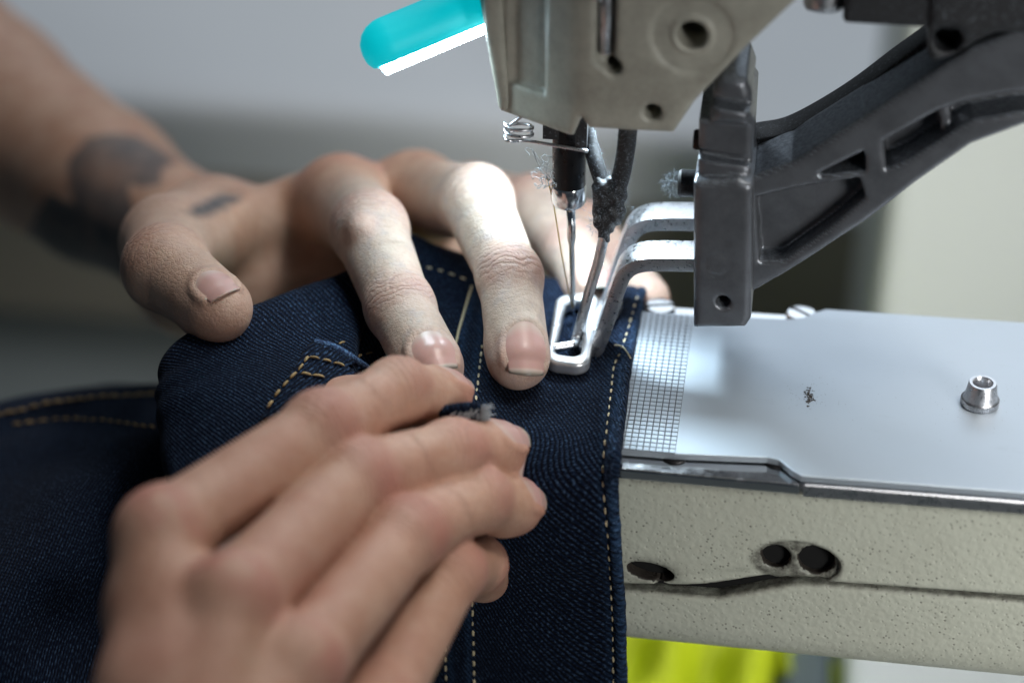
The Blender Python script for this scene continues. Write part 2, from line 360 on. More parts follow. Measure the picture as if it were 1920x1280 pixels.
# ================================================================== the setting
def setting():
    # worktop in the distance: pale top with a rolled edge, dark fascia under it
    yb = 360.0; zb = ay(800, 222, yb)[2]
    prof = [(yb+900, zb+34), (yb+260, zb+10), (yb+120, zb+4), (yb+30, zb), (yb+8, zb-1.5), (yb+2, zb-5), (yb, zb-10), (yb, zb-34)]
    V = [(x, y, z) for (y, z) in prof for x in (-900, 1100)]; F = [(2*i, 2*i+1, 2*i+3, 2*i+2) for i in range(len(prof)-1)]
    tag(obj('worktop', V, F, MT['worktop']), kind='structure')
    zf = ay(100, 585, yb+10)[2]
    V, F = box((-900, yb+10, zf-5), (1100, yb+30, zb-34.5)); tag(obj('worktop_fascia', V, F, MT['fascia'], smooth=False), kind='structure')
    V = [(-1500, -900, zf), (1500, -900, zf), (1500, 1400, zf), (-1500, 1400, zf)]
    tag(obj('tabletop', V, [(0, 1, 2, 3)], MT['floor']), kind='structure')
    # pale upright cabinet behind the bed
    p = ay(1668, 300, 190); q = ay(1668, 20, 190)
    V, F = box((p[0], 190, zf), (p[0]+260, 330, q[2]+60)); o = bevel(obj('cabinet', V, F, MT['pale'], smooth=False), 6, 3)
    tag(o, 'pale green-grey upright cabinet, out of focus behind the bed plate', 'cabinet')
    # things under the bed arm
    p = az(1300, 1240, -150); q = az(1449, 1240, -150)
    n = 24; V = []; F = []
    for i in range(n+1):
        for j in range(n+1):
            x = p[0]-28+(q[0]-p[0]+28)*i/n; y = p[1]+40-120*j/n
            V.append((x, y, -150+5*math.sin(i*.55+j*.3)+3.5*math.sin(j*.8-i*.35)*math.sin(i*.3)-12*max(0, j/n-.8)))
    for i in range(n):
        for j in range(n): a = i*(n+1)+j; F.append((a, a+1, a+n+2, a+n+1))
    o = obj('safety_vest', V, F, MT['yellow']); s = o.modifiers.new('s', 'SOLIDIFY'); s.thickness = (-160-zf)*MM; s.offset = -1
    tag(o, 'bright yellow high visibility cloth under the bed arm, left of the white box', 'vest')
    V, F = box((q[0]+1.5, p[1]-90, zf), (az(1560, 1255, -165)[0], p[1]+35, -165)); o = bevel(obj('storage_bin', V, F, MT['bluegrey'], smooth=False), 4, 2)
    tag(o, 'dark blue-grey bin between the yellow cloth and the white box', 'bin')
    x0 = az(1562, 1255, -165)[0]
    V, F = box((x0+3, p[1]-110, zf), (x0+160, p[1]+60, -160)); o = bevel(obj('white_box', V, F, MT['white'], smooth=False), 4, 2)
    tag(o, 'white box under the right end of the bed arm', 'box')
setting()

# ================================================================== sewing machine
SM = empty('sewing_machine', (60, -15, -48)); tag(SM, 'cream cylinder-arm sewing machine with steel bed plate and dark clamp arm', 'sewing machine')
def sub(name, vf, m, parent=SM, **k): return obj(name, vf[0], vf[1], m, parent, **k)
def XZ(px, py, y): p = ay(px, py, y); return (p[0], p[2])

def bed():
    yF = -46.0
    up = [XZ(x, y, yF) for x, y in ((1000, 1092), (1170, 1099), (1290, 1101), (1410, 1095), (1497, 1091), (1920, 1122), (2150, 1140))]
    lw = [XZ(x, y, yF) for x, y in ((1000, 1100), (1170, 1107), (1347, 1121), (1420, 1108), (1490, 1096), (1560, 1098), (1920, 1128), (2150, 1147))]
    ux, uz = zip(*up); lx, lz = zip(*lw)
    prof = [(-46.3, -4.6), (15, -4.6), (15, -46), (-40, -49), (-45.2, -44), (-46, -30)]
    def body(P):
        X, Y, Z = P[..., 0], P[..., 1], P[..., 2]
        yy = Y-0.012*(Z+4)*0  # plain front
        q = np.stack([np.maximum(-44.8+6.5-Y, 0)*(Z < -38), np.maximum(-38-Z, 0)], -1)
        d2 = np.maximum(np.maximum(-45.6-yy, Y-15), np.maximum(Z+4.7, -(Z+53.0)+0))
        # round the lower front edge
        r = 11.0; cy, cz = -45.6+r, -53.0+r
        corner = np.hypot(Y-cy, Z-cz)-r
        d2 = np.where((Y < cy) & (Z < cz), corner, d2)
        return slab(d2, X, -22, 150, 1.2)
    H = []                                             # screw holes: centre, axis, radii
    def hole(px, py, rx, depth=9, ax=(0, 1, .35)):
        c = ay(px, py, yF+.4); H.append((c, nrm(ax), rx, depth))
    hole(1453, 1049, 3.0, 7, (0.1, 1, -.1)); hole(1530, 1055, 3.75, 9, (.05, 1, -.1)); eh = ay(1219, 1075, yF)
    pc = ay(1492, 1060, yF)
    def upper(P):
        X, Z = P[..., 0], P[..., 2]
        d = smax(body(P), (np.interp(X, ux, uz)+.2-Z), .8)
        u, v = (X-pc[0])/9.0, (Z-pc[2])/5.6
        e = (np.sqrt(u*u+v*v)-1)*5.6; pocket = np.maximum(e, P[..., 1]-(yF+1.5)); d = smax(d, -pocket, .35)
        t1 = ay(1360, 1088, yF); ch = seg(P, t1-np.array((5, 1.2, 0)), np.array((pc[0]-6, yF-.6, pc[2]-4.5)), 1.4, 2.6); d = smax(d, -ch, 1.5)
        u, v = (X-eh[0])+.12*(Z-eh[2]), (Z-eh[2])+.13*(X-eh[0]); e = (np.sqrt((u/4.9)**2+(v/2.35)**2)-1)*2.35; d = smax(d, -np.maximum(e, P[..., 1]-(yF+9)), .5)
        for c, a, r, dep in H:
            h = (P-c)@a; rad = np.linalg.norm(P-c-h[..., None]*a, axis=-1); d = smax(d, -np.maximum(rad-r, np.abs(h)-dep), .5)
        return d
    def lower(P):
        X, Z = P[..., 0], P[..., 2]
        return smax(body(P)-.25, Z-(np.interp(X, lx, lz)-.2), .8)
    def grime_shade(V):  # grime at seam and pocket, plus shade painted into the holes
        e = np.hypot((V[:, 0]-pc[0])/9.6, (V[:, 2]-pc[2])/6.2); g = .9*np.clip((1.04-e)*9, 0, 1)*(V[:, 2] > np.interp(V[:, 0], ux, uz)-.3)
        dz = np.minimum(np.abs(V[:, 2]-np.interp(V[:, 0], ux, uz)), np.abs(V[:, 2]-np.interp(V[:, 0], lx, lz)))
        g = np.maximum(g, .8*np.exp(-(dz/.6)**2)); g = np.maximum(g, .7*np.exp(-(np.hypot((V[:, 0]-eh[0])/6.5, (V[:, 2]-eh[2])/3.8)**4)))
        g = np.maximum(g, np.clip((V[:, 1]+43.9)/.8, 0, 1)*(V[:, 2] < -8)*(V[:, 2] > -40)*(V[:, 1] < -30))  # deep hole walls painted dark in place of shade
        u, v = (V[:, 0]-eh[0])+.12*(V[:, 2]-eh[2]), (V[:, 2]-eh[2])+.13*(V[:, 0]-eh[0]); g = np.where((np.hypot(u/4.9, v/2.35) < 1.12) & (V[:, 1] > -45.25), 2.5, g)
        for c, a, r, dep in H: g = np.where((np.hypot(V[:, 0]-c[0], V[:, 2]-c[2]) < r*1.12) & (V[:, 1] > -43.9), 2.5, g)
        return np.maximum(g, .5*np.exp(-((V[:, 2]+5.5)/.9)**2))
    V, F = sdf_mesh(upper, (-24, -52, -42), (128, 18, -2), .75); obj('bed_casting', V, F, MT['cream'], SM, attrs=dict(grime_shade=grime_shade(V)))
    V, F = sdf_mesh(lower, (-24, -52, -57), (128, 18, -24), .75); obj('lower_cover', V, F, MT['cream'], SM, attrs=dict(grime_shade=grime_shade(V)))
    sub('gap_shade_core', box((-20, -42.4, -44), (126, 10, -8)), MT['hole'], smooth=False)  # black box added as the shade behind the holes and seam gap
    # chipped paint and dirt under the rail
    top = []; bot = []
    for i in range(60):
        x = 1312+(1650-1312)*i/59; t = i/59
        env = min(1, t*7, (1-t)*5); yt = 893+(x-1312)*.087
        top.append((x, yt-3)); bot.append((x, yt+env*(11+6*math.sin(i*.9)*math.sin(i*.37)+rng.uniform(-2, 2))*(1-.45*t)+.5))
    P = [ay(*p, -45.85) for p in top]+[ay(*p, -45.85) for p in bot]; n = 60
    F = [(i, i+n, i+1+n, i+1) for i in range(n-1)]; o = sub('paint_chip', (P, F), MT['dirt'])

    # bed plate: narrow towards the needle, wider to the right
    pl = [(-24, -43.2)]+[tuple(az(x, y)[:2]) for x, y in ((1265, 850), (1440, 857), (1462, 862), (1485, 881), (1502, 891))]+[(130, -45.2), (130, 18.3)]
    pl += [tuple(az(x, y)[:2]) for x, y in ((1549, 579), (1528, 585), (1508, 594), (1482, 598))]+[(26, 10.2), (-24, 9.2)]
    xg = 26.1; plg = [(x, y) for x, y in pl]
    o = bevel(sub('bed_plate', prism(plg, -1.6, 0.0), MT['plate'], smooth=False), .25, 2)
    PLATE = o
    parts = []                                          # engraved grid: raised pads on a darker sheet
    sub('grid_recess', box((7, -42.9, .004), (xg, 9.6, .03)), MT['groove'], PLATE, smooth=False)
    px_, py_ = 1.32, 1.46
    for i in range(13):
        for j in range(36):
            x1 = xg-.08-i*px_; y0 = -42.8+j*py_
            parts.append(box((x1-px_+.19, y0, .03), (x1, y0+py_-.24, .17)))
    o = sub('grip_grid', merge(parts), MT['plate'], PLATE, smooth=False); tag(o, kind='stuff'); bevel(o, .05, 1)
    base = [(-24, -47.0), (51.4, -47.3), (51.4, -46.0), (130, -44.8), (130, 16), (57, 16.6), (-24, 15.0)]
    o = bevel(sub('rail_plate', prism(base, -4.4, -1.9), MT['steel'], smooth=False), .45, 3)
    o = bevel(sub('plate_rim', prism([(52.0, -47.4), (130, -46.4), (130, -44), (52, -44.6)], -4.7, -1.7), MT['worn'], smooth=False), .4, 2)
    def screw(name, c, r, m, slot_dir, h=1.0):
        o = sub(name, lathe(c, (0, 0, 1), [(r, -.5), (r, h*.6), (r*.9, h*.9), (r*.6, h), (0, h)], 28), m); sharp(o)
        s = np.array(slot_dir)*r*.97; t = np.array((-slot_dir[1], slot_dir[0]))*.45
        V = [(c[0]+a*s[0]+b*t[0], c[1]+a*s[1]+b*t[1], c[2]+z) for z in (h-.25, h+.02) for a, b in ((-1, -1), (1, -1), (1, 1), (-1, 1))]
        obj('slot', V, [(0,3,2,1),(4,5,6,7),(0,1,5,4),(1,2,6,5),(2,3,7,6),(3,0,4,7)], MT['hole'], o, smooth=False)
    c = az(1238, 582, -1.9); screw('plate_screw', (c[0], c[1], -1.9), 3.4, MT['steel'], (.97, .24), 1.5)
    c = az(1502, 595, -1.9); screw('plate_screw', (c[0], c[1], -1.9), 3.4, MT['steel'], (.8, -.6), 1.5)
    c = az(1264, 864, -1.9); screw('rail_screw', (c[0], c[1]+1.4, -1.95), 2.6, MT['black'], (.9, .43), .5)
    c = az(1458, 874, -1.9); screw('rail_screw', (c[0], c[1]+2.0, -1.95), 3.0, MT['black'], (.9, .43), .5)
    # locating post
    c = az(1837, 756); prof = [(3.8, 0), (3.8, 1.2), (3.6, 1.4), (3.45, 1.8), (2.95, 4.9), (2.75, 5.3), (2.15, 5.3), (2.0, 5.1), (1.9, 1.0), (0, 1.0)]
    o = sub('locating_post', lathe(c, (0, 0, 1), prof, 40), MT['worn']); sharp(o)
    V, F = [], []
    for k in range(46):
        a = 2*math.pi*k/46; d = np.array((math.cos(a), math.sin(a), 0)); s = np.array((-d[1], d[0], 0)); i = len(V)
        for z in (.15, 1.25): V += [c+d*3.75-s*.17+(0, 0, z), c+d*4.05+(0, 0, z), c+d*3.75+s*.17+(0, 0, z)]
        F += [(i, i+1, i+4, i+3), (i+1, i+2, i+5, i+4)]
    obj('knurl', V, F, MT['worn'], o, smooth=False)['kind'] = 'stuff'
    # dust specks on the plate
    V, F = [], []
    def speck(x, y, s):
        a = rng.uniform(0, 6.3); i = len(V); e = rng.uniform(.3, 1)
        for k in range(5):
            t = a+k*1.2566; rr = s*rng.uniform(.5, 1); V.append((x+rr*math.cos(t), y+rr*e*math.sin(t), .03)); 
        V.append((x, y, .03+s*.5)); F.extend([(i+k, i+(k+1) % 5, i+5) for k in range(5)])
    c = az(1518, 742)
    for _ in range(110): speck(c[0]+rng.normal(0, .5), c[1]+rng.normal(0, 1.9), rng.uniform(.10, .38))
    for _ in range(110): speck(c[0]+rng.normal(0, 3), c[1]+rng.normal(0, 4), rng.uniform(.04, .11))
    for _ in range(130): speck(87.7+rng.normal(0, 6), -14.7+rng.normal(0, 6), rng.uniform(.03, .10))
    for _ in range(160): speck(rng.uniform(28, 100), rng.uniform(-40, 14), rng.uniform(.03, .09))
    tag(obj('dust_specks', V, F, MT['dirt'], SM), kind='stuff')
bed()

def head():
    yf = -16.0; xe = ay(1085, 150, yf)[0]
    zl = ay(960, 212, -5)[2]
    poly = [(xe-34, 140), (xe-21, zl+18), (xe-17.5, zl), (xe-1, zl+.5), XZ(1090, 222, yf), XZ(1104, 243, yf), XZ(1262, 252, yf), XZ(1302, 193, yf), XZ(1395, 95, yf), XZ(1490, 5, yf), XZ(1580, -90, yf), (60, 140)]
    h1, h2, h3 = ay(1298, 68, yf), ay(1150, 127, yf), ay(1223, 212, yf)
    k = .62; kn = math.hypot(1, k); s0, s1 = ay(1135, 10, yf), ay(1134, 112, yf)
    def f(P):
        X, Y, Z = P[..., 0], P[..., 1], P[..., 2]
        d = slab(dpoly(X, Z, poly), Y, yf, 26, 1.2)
        d = smax(d, (k*(xe-X)-(Y-yf))/kn, 1.6)
        ring = np.hypot(X-h1[0], Z-h1[2]); d = smax(d, -np.maximum(np.abs(ring-6.0)-1.7, np.abs(Y-yf)-.5), .8)
        for c, r in ((h1, 2.9), (h2, 1.65), (h3, 1.75)): d = smax(d, -np.maximum(np.hypot(X-c[0], Z-c[2])-r, np.abs(Y-yf)-14), .7)
        d = smax(d, -seg(P, s0+np.array((0, .5, 14)), s1, 1.9, 1.9), .8)
        # hollow panel in the slanted face
        c = np.array((xe-11.5, yf+k*11.5-.6, zl+22)); u = np.array((1, k*-1, 0))/kn; q = (P-c)@u; n_ = (P-c)@(np.array((-k, -1, 0))/kn)
        pan = np.maximum(np.maximum(np.abs(q)-4.2, np.abs(P[..., 2]-c[2])-14), np.abs(n_)-1.6); d = smax(d, -pan, 1.5)
        return d
    HEAD = obj('head_casting', *sdf_mesh(f, (xe-38, -20, 52), (62, 30, 112), .75), MT['cream_smooth'], SM)
    sub('head_pin', tube([s0+np.array((0, .9, 16)), s0+np.array((0, .9, 0)), s1+np.array((0, .9, 1.2))], 1.25, 14), MT['worn'], HEAD)
    sub('head_pin', lathe(s0+np.array((-1.5, -1.2, 3)), (0, -1, 0), [(1.7, -1), (1.7, .4), (1.2, 1.0), (0, 1.2)], 18), MT['steel'], HEAD)
    fp = [XZ(x, y, -7) for x, y in ((885, -140), (903, 0), (907, 60), (933, 204), (938, 211), (953, 210), (956, 190), (944, 60), (938, -140))]
    def g(P): return slab(dpoly(P[..., 0], P[..., 2], fp), P[..., 1], -7, 24, 1.3)
    obj('face_plate', *sdf_mesh(g, (xe-40, -10, 52), (xe-10, 27, 112), .7), MT['cream_smooth'], SM)
    # underside of the arm at the top edge
    a, b = ay(1610, -4, 0), ay(1990, -4, 0)
    o = bevel(sub('arm_underside', box((a[0]-3, -12, a[2]-.5), (b[0], 24, a[2]+20)), MT['castdark'], smooth=False), 1, 2)
    c = ay(1545, 4, -6); sub('arm_screw', lathe(c, (0, -.3, -1), [(4.0, -6), (4.0, .5), (3.3, 1.6), (1.5, 2), (0, 2)], 24), MT['worn'])
    # needle bar, clamp, needle
    def tb(name, pts, r, m, parent=SM, sides=20): return sharp(sub(name, tube(pts, r, sides), m, parent), 50)
    BAR = tb('needle_bar', [ay(1069, 150, 0), ay(1068.5, 215, 0), ay(1066.5, 346, 0)], 3.55, MT['black'], sides=32)
    a0 = ay(1066.5, 344, 0); a1 = ay(1066, 380, 0); ax = nrm(a1-a0); L = np.linalg.norm(a1-a0)
    sharp(sub('needle_clamp', lathe(a0, ax, [(3.6, 0), (3.75, .3), (3.75, L-.7), (3.4, L), (.9, L)], 36), MT['steel'], BAR))
    sub('bar_bracket', box(ay(1072, 205, -3.2)-(0, 0, 9), ay(1104, 205, -.5)), MT['castdark'], BAR, smooth=False)
    V, F = box(ay(1018, 213, -3), ay(1078, 213, 6)-(0, 0, 1.8)); sub('bar_bush', (V, F), MT['castdark'], BAR, smooth=False)
    n0 = ay(1070, 380, 0); n1 = ay(1075.5, 597, 0); ax = n1-n0
    q = lambda t: n0+ax*t
    NE = sub('needle', tube([q(0), q(.30), q(.36), q(.80), q(.90), q(.96), q(1)], [.98, .95, .60, .56, .50, .30, .06], 16), MT['steel'])
    o = q(.885)+np.array((0, -.47, 0)); sub('needle_eye', lathe(o, (0, -1, 0), [(.24, 0), (.22, .06), (0, .05)], 12), MT['hole'], NE)
    # thread guide spring
    y0 = -5.0; P = [ay(x, y, y0) for x, y in ((1000, 190), (985, 212), (968, 226), (949, 241), (951, 249))]
    cc = ay(972, 246, y0)
    for i in range(27):
        t = math.pi+i/26*2*math.pi*2.15; P.append(cc+np.array((2.9*math.cos(t), 2.2*math.sin(t), 1.7-i/26*3.2)))
    P += [ay(x, y, -5.2) for x, y in ((975, 264), (1000, 266), (1035, 272), (1070, 278), (1103, 284))]
    sub('thread_guide', tube(spline(P, 120), .38, 8), MT['worn'])
head()

def fuzz(path_pts, rads, count, length, thick_, m, parent, name='lint', curl=.6):
    V, F = [], []
    for _ in range(count):
        i = rng.integers(0, len(path_pts)); c = path_pts[i]; d = nrm(rng.normal(size=3)); p = c+d*rads[i]*rng.uniform(.8, 1.05); dr = nrm(d+rng.normal(size=3)*curl); L = length*.6*rng.uniform(.3, 1); thick = thick_*rng.uniform(.5, .9)
        k = nrm(rng.normal(size=3))
        pts = [p, p+dr*L*.4, p+dr*L*.7+k*L*.25, p+dr*L*.8+k*L*.6]; s = nrm(np.cross(dr, k))*thick; b = len(V)
        for j, q in enumerate(pts): V += [q-s*(1-.2*j), q+s*(1-.2*j), q+nrm(np.cross(s, dr))*thick]
        for j in range(3):
            o = b+3*j; F += [(o, o+1, o+4, o+3), (o+1, o+2, o+5, o+4), (o+2, o, o+3, o+5)]
    return tag(obj(name, V, F, m, parent), kind='stuff')

def wiper():
    y0 = -7.0
    A = [ay(1092, 225, 2), ay(1106, 268, 0), ay(1120, 315, -4), ay(1133, 352, y0)]; B = [ay(1178, 236, y0), ay(1173, 285, y0), ay(1163, 335, y0), ay(1150, 365, y0)]
    W = sub('thread_wiper', tube(spline(B, 12), [1.95]*12, 14), MT['castdark'])
    sub('wiper_link', tube(spline(A, 12), [1.7]*12, 14), MT['castdark'], W)
    def f(P):
        d = smin(seg(P, ay(1132, 352, y0), ay(1130, 408, y0), 2.4, 2.0), seg(P, ay(1155, 352, y0), ay(1152, 405, y0), 2.5, 2.0), 1.0)
        d = smin(d, seg(P, ay(1141, 400, y0), ay(1132, 445, y0), 2.9, 1.2), 1.5)
        return d+.35*np.sin(P[..., 0]*2.1)*np.sin(P[..., 2]*1.7+P[..., 1])
    c = ay(1141, 395, y0); obj('wiper_clamp', *sdf_mesh(f, c-10, c+12, .5), MT['castdark'], W)
    C_ = [ay(1136, 425, y0), ay(1122, 490, y0-.5), ay(1101, 560, y0-1.5), az(1083, 628, 4.6), az(1076, 644, 4.4), az(1062, 648, 4.4), az(1030, 652, 4.6)]
    sub('wiper_finger', tube(spline(C_, 50), [1.15]*30+[1.0]*20, 14), MT['worn'], W)
    pa = list(spline(A, 20))+list(spline(B, 20))+[ay(1141, y, y0) for y in range(345, 425, 5)]
    ra = [1.8]*20+[2.0]*20+[3.6]*16
    fuzz(pa, ra, 3200, 1.3, .03, MT['lint'], W)
    fuzz([ay(1130, 415, y0), ay(1122, 395, y0), ay(1160, 350, y0), ay(1118, 425, y0), ay(1165, 400, y0)], [3, 3, 2.5, 1.5, 2.5], 420, 2.3, .04, MT['lint'], W)
    # torn white fibres caught beside the needle bar
    V, F = [], []
    for i in range(16):
        p = ay(rng.uniform(1018, 1034), rng.uniform(300, 345), -1.5); pts = [p]
        for _ in range(7): pts.append(pts[-1]+rng.normal(size=3)*.8+np.array((-.05, 0, -.1)))
        v, f = tube(spline(pts, 14), .065, 5); o = len(V); V += v; F += [tuple(k+o for k in q) for q in f]
    for i in range(6):
        pts = [ay(1000+rng.uniform(-4, 4), 285+rng.uniform(-6, 4), -2), ay(1008, 305, -2), ay(1018, 322, -1.5), ay(1030+rng.uniform(-3, 3), 338, -1)]
        v, f = tube(spline(pts, 14), .07, 5); o = len(V); V += v; F += [tuple(k+o for k in q) for q in f]
    o = obj('thread_fibres', V, F, MT['fray']); tag(o, 'tangled white fibres caught on the left of the needle bar', 'fibres')
    V, F = tube(spline([ay(1026, 335, -1.2), ay(1037, 378, -1), ay(1052, 470, -.9), ay(1066, 545, -.8), ay(1072, 573, -.6), ay(1075, 577, -.2)], 40), .17, 6)
    tag(obj('sewing_thread', V, F, MT['thread']), 'thin golden thread running down beside the needle to its eye', 'thread')
wiper()

def presser():
    # foot: ring frame on the cloth + a bent sheet with a slot, i.e. two straps rising to the clamp block
    zt = 5.6; t = 2.9
    oc = [az(x, y, zt) for x, y in ((1019, 676), (1103, 684), (1126, 548), (1045, 548))]; ic = [az(x, y, zt) for x, y in ((1039, 661), (1087, 666), (1101, 562), (1062, 562))]
    op = [(p[0], p[1]) for p in oc]; ip = [(p[0], p[1]) for p in ic]
    def rr(d, r): return d-r
    def shrink(poly, r):
        poly = np.array(poly); c = poly.mean(0); return [tuple(c+(p-c)*(1-r/np.maximum(np.abs(p-c), .1))) for p in poly]
    os_, is_ = shrink(op, 3.2), shrink(ip, 2.0)
    FOOT = None
    def f(P):
        d2 = np.maximum(dpoly(P[..., 0], P[..., 1], os_)-3.2, -(dpoly(P[..., 0], P[..., 1], is_)-2.0))
        d = slab(d2, P[..., 2], zt-t-.4, zt, 1.0)
        d = smax(d, -np.maximum(np.abs(P[..., 1]-az(1043, 610, zt)[1])-.18, np.maximum(P[..., 0]-az(1060, 610, zt)[0], zt-.35-P[..., 2])), .2)
        return d
    lo = np.array(op).min(0); hi = np.array(op).max(0)
    FOOT = obj('presser_foot', *sdf_mesh(f, (lo[0]-2, lo[1]-2, .5), (hi[0]+2, hi[1]+2, 7.5), .33), MT['satin'], SM)
    yfr, yba = -12.8, 11.5
    path = [XZ(x, y, yfr) for x, y in ((1090, 674), (1112, 672), (1128, 664), (1140, 640), (1172, 548), (1184, 522), (1204, 511), (1240, 509), (1306, 510))]
    pts = spline([(p[0], 0, p[1]) for p in path], 60)
    def strap(name, y0, y1, i0, th):
        V, F = [], []; n = 0
        for i in range(i0, 60):
            tg = nrm(pts[min(i+1, 59)]-pts[max(i-1, 0)]); nn = np.array((-tg[2], 0, tg[0])); c = pts[i]
            for (y, s) in ((y0, 0), (y1, 0), (y1, 1), (y0, 1)): V.append(np.array((c[0], y, c[2]))+nn*th*s)
            if n:
                o = len(V)-8; F += [(o+k, o+(k+1) % 4, o+4+(k+1) % 4, o+4+k) for k in range(4)]
            n += 1
        F += [(3, 2, 1, 0), tuple(len(V)-4+k for k in range(4))]
        o = sub(name, (V, [tuple(reversed(q)) for q in F]), MT['worn'], FOOT); bevel(o, .8, 3); return o
    strap('foot_strap', yfr, yfr+7.6, 0, 3.1); strap('foot_strap', yba-7.2, yba, 8, 3.1)
    V, F = prism([(hi[0]-2.2, yfr+5.5), (az(1124, 640, zt)[0]+.6, yfr+5.5), (az(1124, 640, zt)[0]+3.2, yba-6.0), (hi[0]-.5, yba-6.0)], zt-t+.1, zt-.15); bevel(sub('foot_web', (V, F), MT['worn'], FOOT, smooth=False), .4, 2)
    # clamp block
    yb = -15.0
    def px(x, y): return XZ(x, y, yb)
    main = [px(1300, 345), px(1300, 618), px(1398, 616), px(1408, 600), px(1412, 350), px(1385, 338)]
    upr = [px(1308, 240), px(1306, 345), px(1406, 350), px(1412, 240), px(1400, 225)]
    lug = [px(1338, 165), px(1330, 240), px(1404, 245), px(1410, 185), px(1400, 158), px(1375, 148), px(1352, 150)]
    hc = ay(1356, 567, yb); bc = ay(1345, 498, yb)
    def g(P):
        X, Y, Z = P[..., 0], P[..., 1], P[..., 2]
        d = slab(dpoly(X, Z, main), Y, yb, 13, 1.6)
        d = smin(d, slab(dpoly(X, Z, upr), Y, yb+3, 12, 1.4), .6); d = smin(d, slab(dpoly(X, Z, lug), Y, yb+1, 6, 2.2), .6)
        d = smax(d, -np.maximum(np.hypot(X-hc[0], Z-hc[2])-1.5, np.abs(Y-yb)-7), .4)
        d = smax(d, -np.maximum(np.abs(np.hypot(X-bc[0], Z-bc[2])-2.6)-.25, np.abs(Y-yb)-.18), .2)
        for (yy, hgt) in ((204, 1.3), (316, 1.1)):
            c = ay(1380, yy, yb); d = smax(d, -np.maximum(np.abs(Z-c[2]+.12*(X-c[0]))-hgt, (yb+4.5-Y)*0+np.abs(Y-yb)-6), .5)
        return d
    a, b = ay(1290, 640, yb), ay(1430, 120, yb)
    BL = obj('clamp_block', *sdf_mesh(g, (a[0]-2, yb-3, a[2]-3), (b[0]+4, 16, b[2]+4), .6), MT['cast'], SM)
    for x, y, r, m in ((1302, 262, 2.4, 'black'), (1296, 344, 2.9, 'castdark')):
        c = ay(x, y, -8); L = 2.2 if r < 2.5 else 4.6
        o = sub('bolt', lathe(c+(2.5, 0, 0), (-1, 0, 0), [(r, -2), (r, L), (r*.85, L+.5), (r*.5, L+.5), (r*.45, L-.3), (0, L-.3)], 6 if r < 2.5 else 20), MT[m], BL); sharp(o)
    fuzz([ay(x, 345, -8) for x in (1262, 1268, 1275, 1280)], [2.6]*4, 900, 1.6, .03, MT['lint'], BL)
    fuzz([ay(1150+4*i, 600-13.5*i, -6) for i in range(12)]+[ay(1205+12*i, 478, -9) for i in range(7)], [1.0]*19, 420, .8, .025, MT['lint'], FOOT)
    # diagonal arm, cast with pockets
    ya = -9.0
    def pa(x, y): return XZ(x, y, ya)
    outer = [pa(*p) for p in ((1385, 548), (1412, 548), (1490, 503), (1620, 418), (1720, 342), (1820, 272), (1920, 235), (2040, 215), (2040, 30), (1920, 55), (1820, 92), (1720, 157), (1635, 212), (1545, 268), (1485, 305), (1410, 332), (1385, 340))]
    web = [pa(*p) for p in ((1416, 372), (1500, 352), (1612, 334), (1622, 372), (1560, 425), (1470, 490), (1425, 492))]
    tri = [pa(*p) for p in ((1525, 332), (1622, 284), (1622, 322))]
    pok = [pa(*p) for p in ((1656, 266), (1760, 208), (1820, 188), (1905, 172), (2040, 165), (2040, 200), (1905, 212), (1820, 226), (1700, 302), (1662, 318))]
    def h(P):
        X, Y, Z = P[..., 0], P[..., 1], P[..., 2]
        d = slab(dpoly(X, Z, outer), Y, ya, 7, 1.0)
        for pl_, dep in ((web, 5.5), (tri, 10), (pok, 8)):
            d = smax(d, -np.maximum(dpoly(X, Z, pl_), Y-(ya+dep)), .8)
        c = pa(1775, 250); r = np.maximum(np.abs((X-c[0])*.9+(Z-c[1])*.2)-1.0, np.abs(Y-(ya+6))-3); d = np.minimum(d, np.maximum(r, dpoly(X, Z, pok)))
        return d
    lo = ay(1380, 560, ya); hi = ay(2045, 20, ya)
    ARM = obj('presser_arm', *sdf_mesh(h, (lo[0]-2, ya-3, lo[2]-3), (hi[0], 10, hi[2]+4), .75), MT['cast'], SM)
    c = ay(1638, 335, ya); sub('arm_boss', lathe(c+(0, 6, 0), (0, -1, 0), [(2.1, -2), (2.1, 4.6), (1.6, 5.2), (0, 5.2)], 20), MT['cast'], ARM)
    # upper strut behind the arm
    S = [ay(x, y, 9) for x, y in ((1385, 268), (1420, 262), (1470, 252), (1530, 222), (1600, 178), (1680, 118), (1760, 62), (1830, 20))]
    S = spline(S, 40); V, F = [], []
    for i, p in enumerate(S):
        for (y, z) in ((-4, -2.6), (5, -2.6), (5, 2.0), (-4, 2.0)): V.append(p+np.array((0, y, z)))
    for i in range(39): F += [(4*i+k, 4*i+4+k, 4*i+4+(k+1) % 4, 4*i+(k+1) % 4) for k in range(4)]
    bevel(sub('upper_strut', (V, F), MT['castdark'], ARM), .8, 2)
    hc2 = ay(1777, 76, -13)
    tp = [XZ(*p, -13) for p in ((1742, -20), (1740, 110), (1752, 118), (1790, 106), (1850, 70), (1960, 40), (1960, -20))]
    def k_(P):
        d = slab(dpoly(P[..., 0], P[..., 2], tp), P[..., 1], -13, 10, 1.2)
        return smax(d, -np.maximum(np.hypot(P[..., 0]-hc2[0], P[..., 2]-hc2[2])-2.7, np.abs(P[..., 1]+13)-8), .8)
    lo = ay(1735, 130, -13); hi = ay(1965, -25, -13)
    obj('arm_bracket', *sdf_mesh(k_, (lo[0]-2, -16, lo[2]-2), (hi[0]+2, 13, hi[2]+3), .75), MT['castdark'], ARM)
presser()

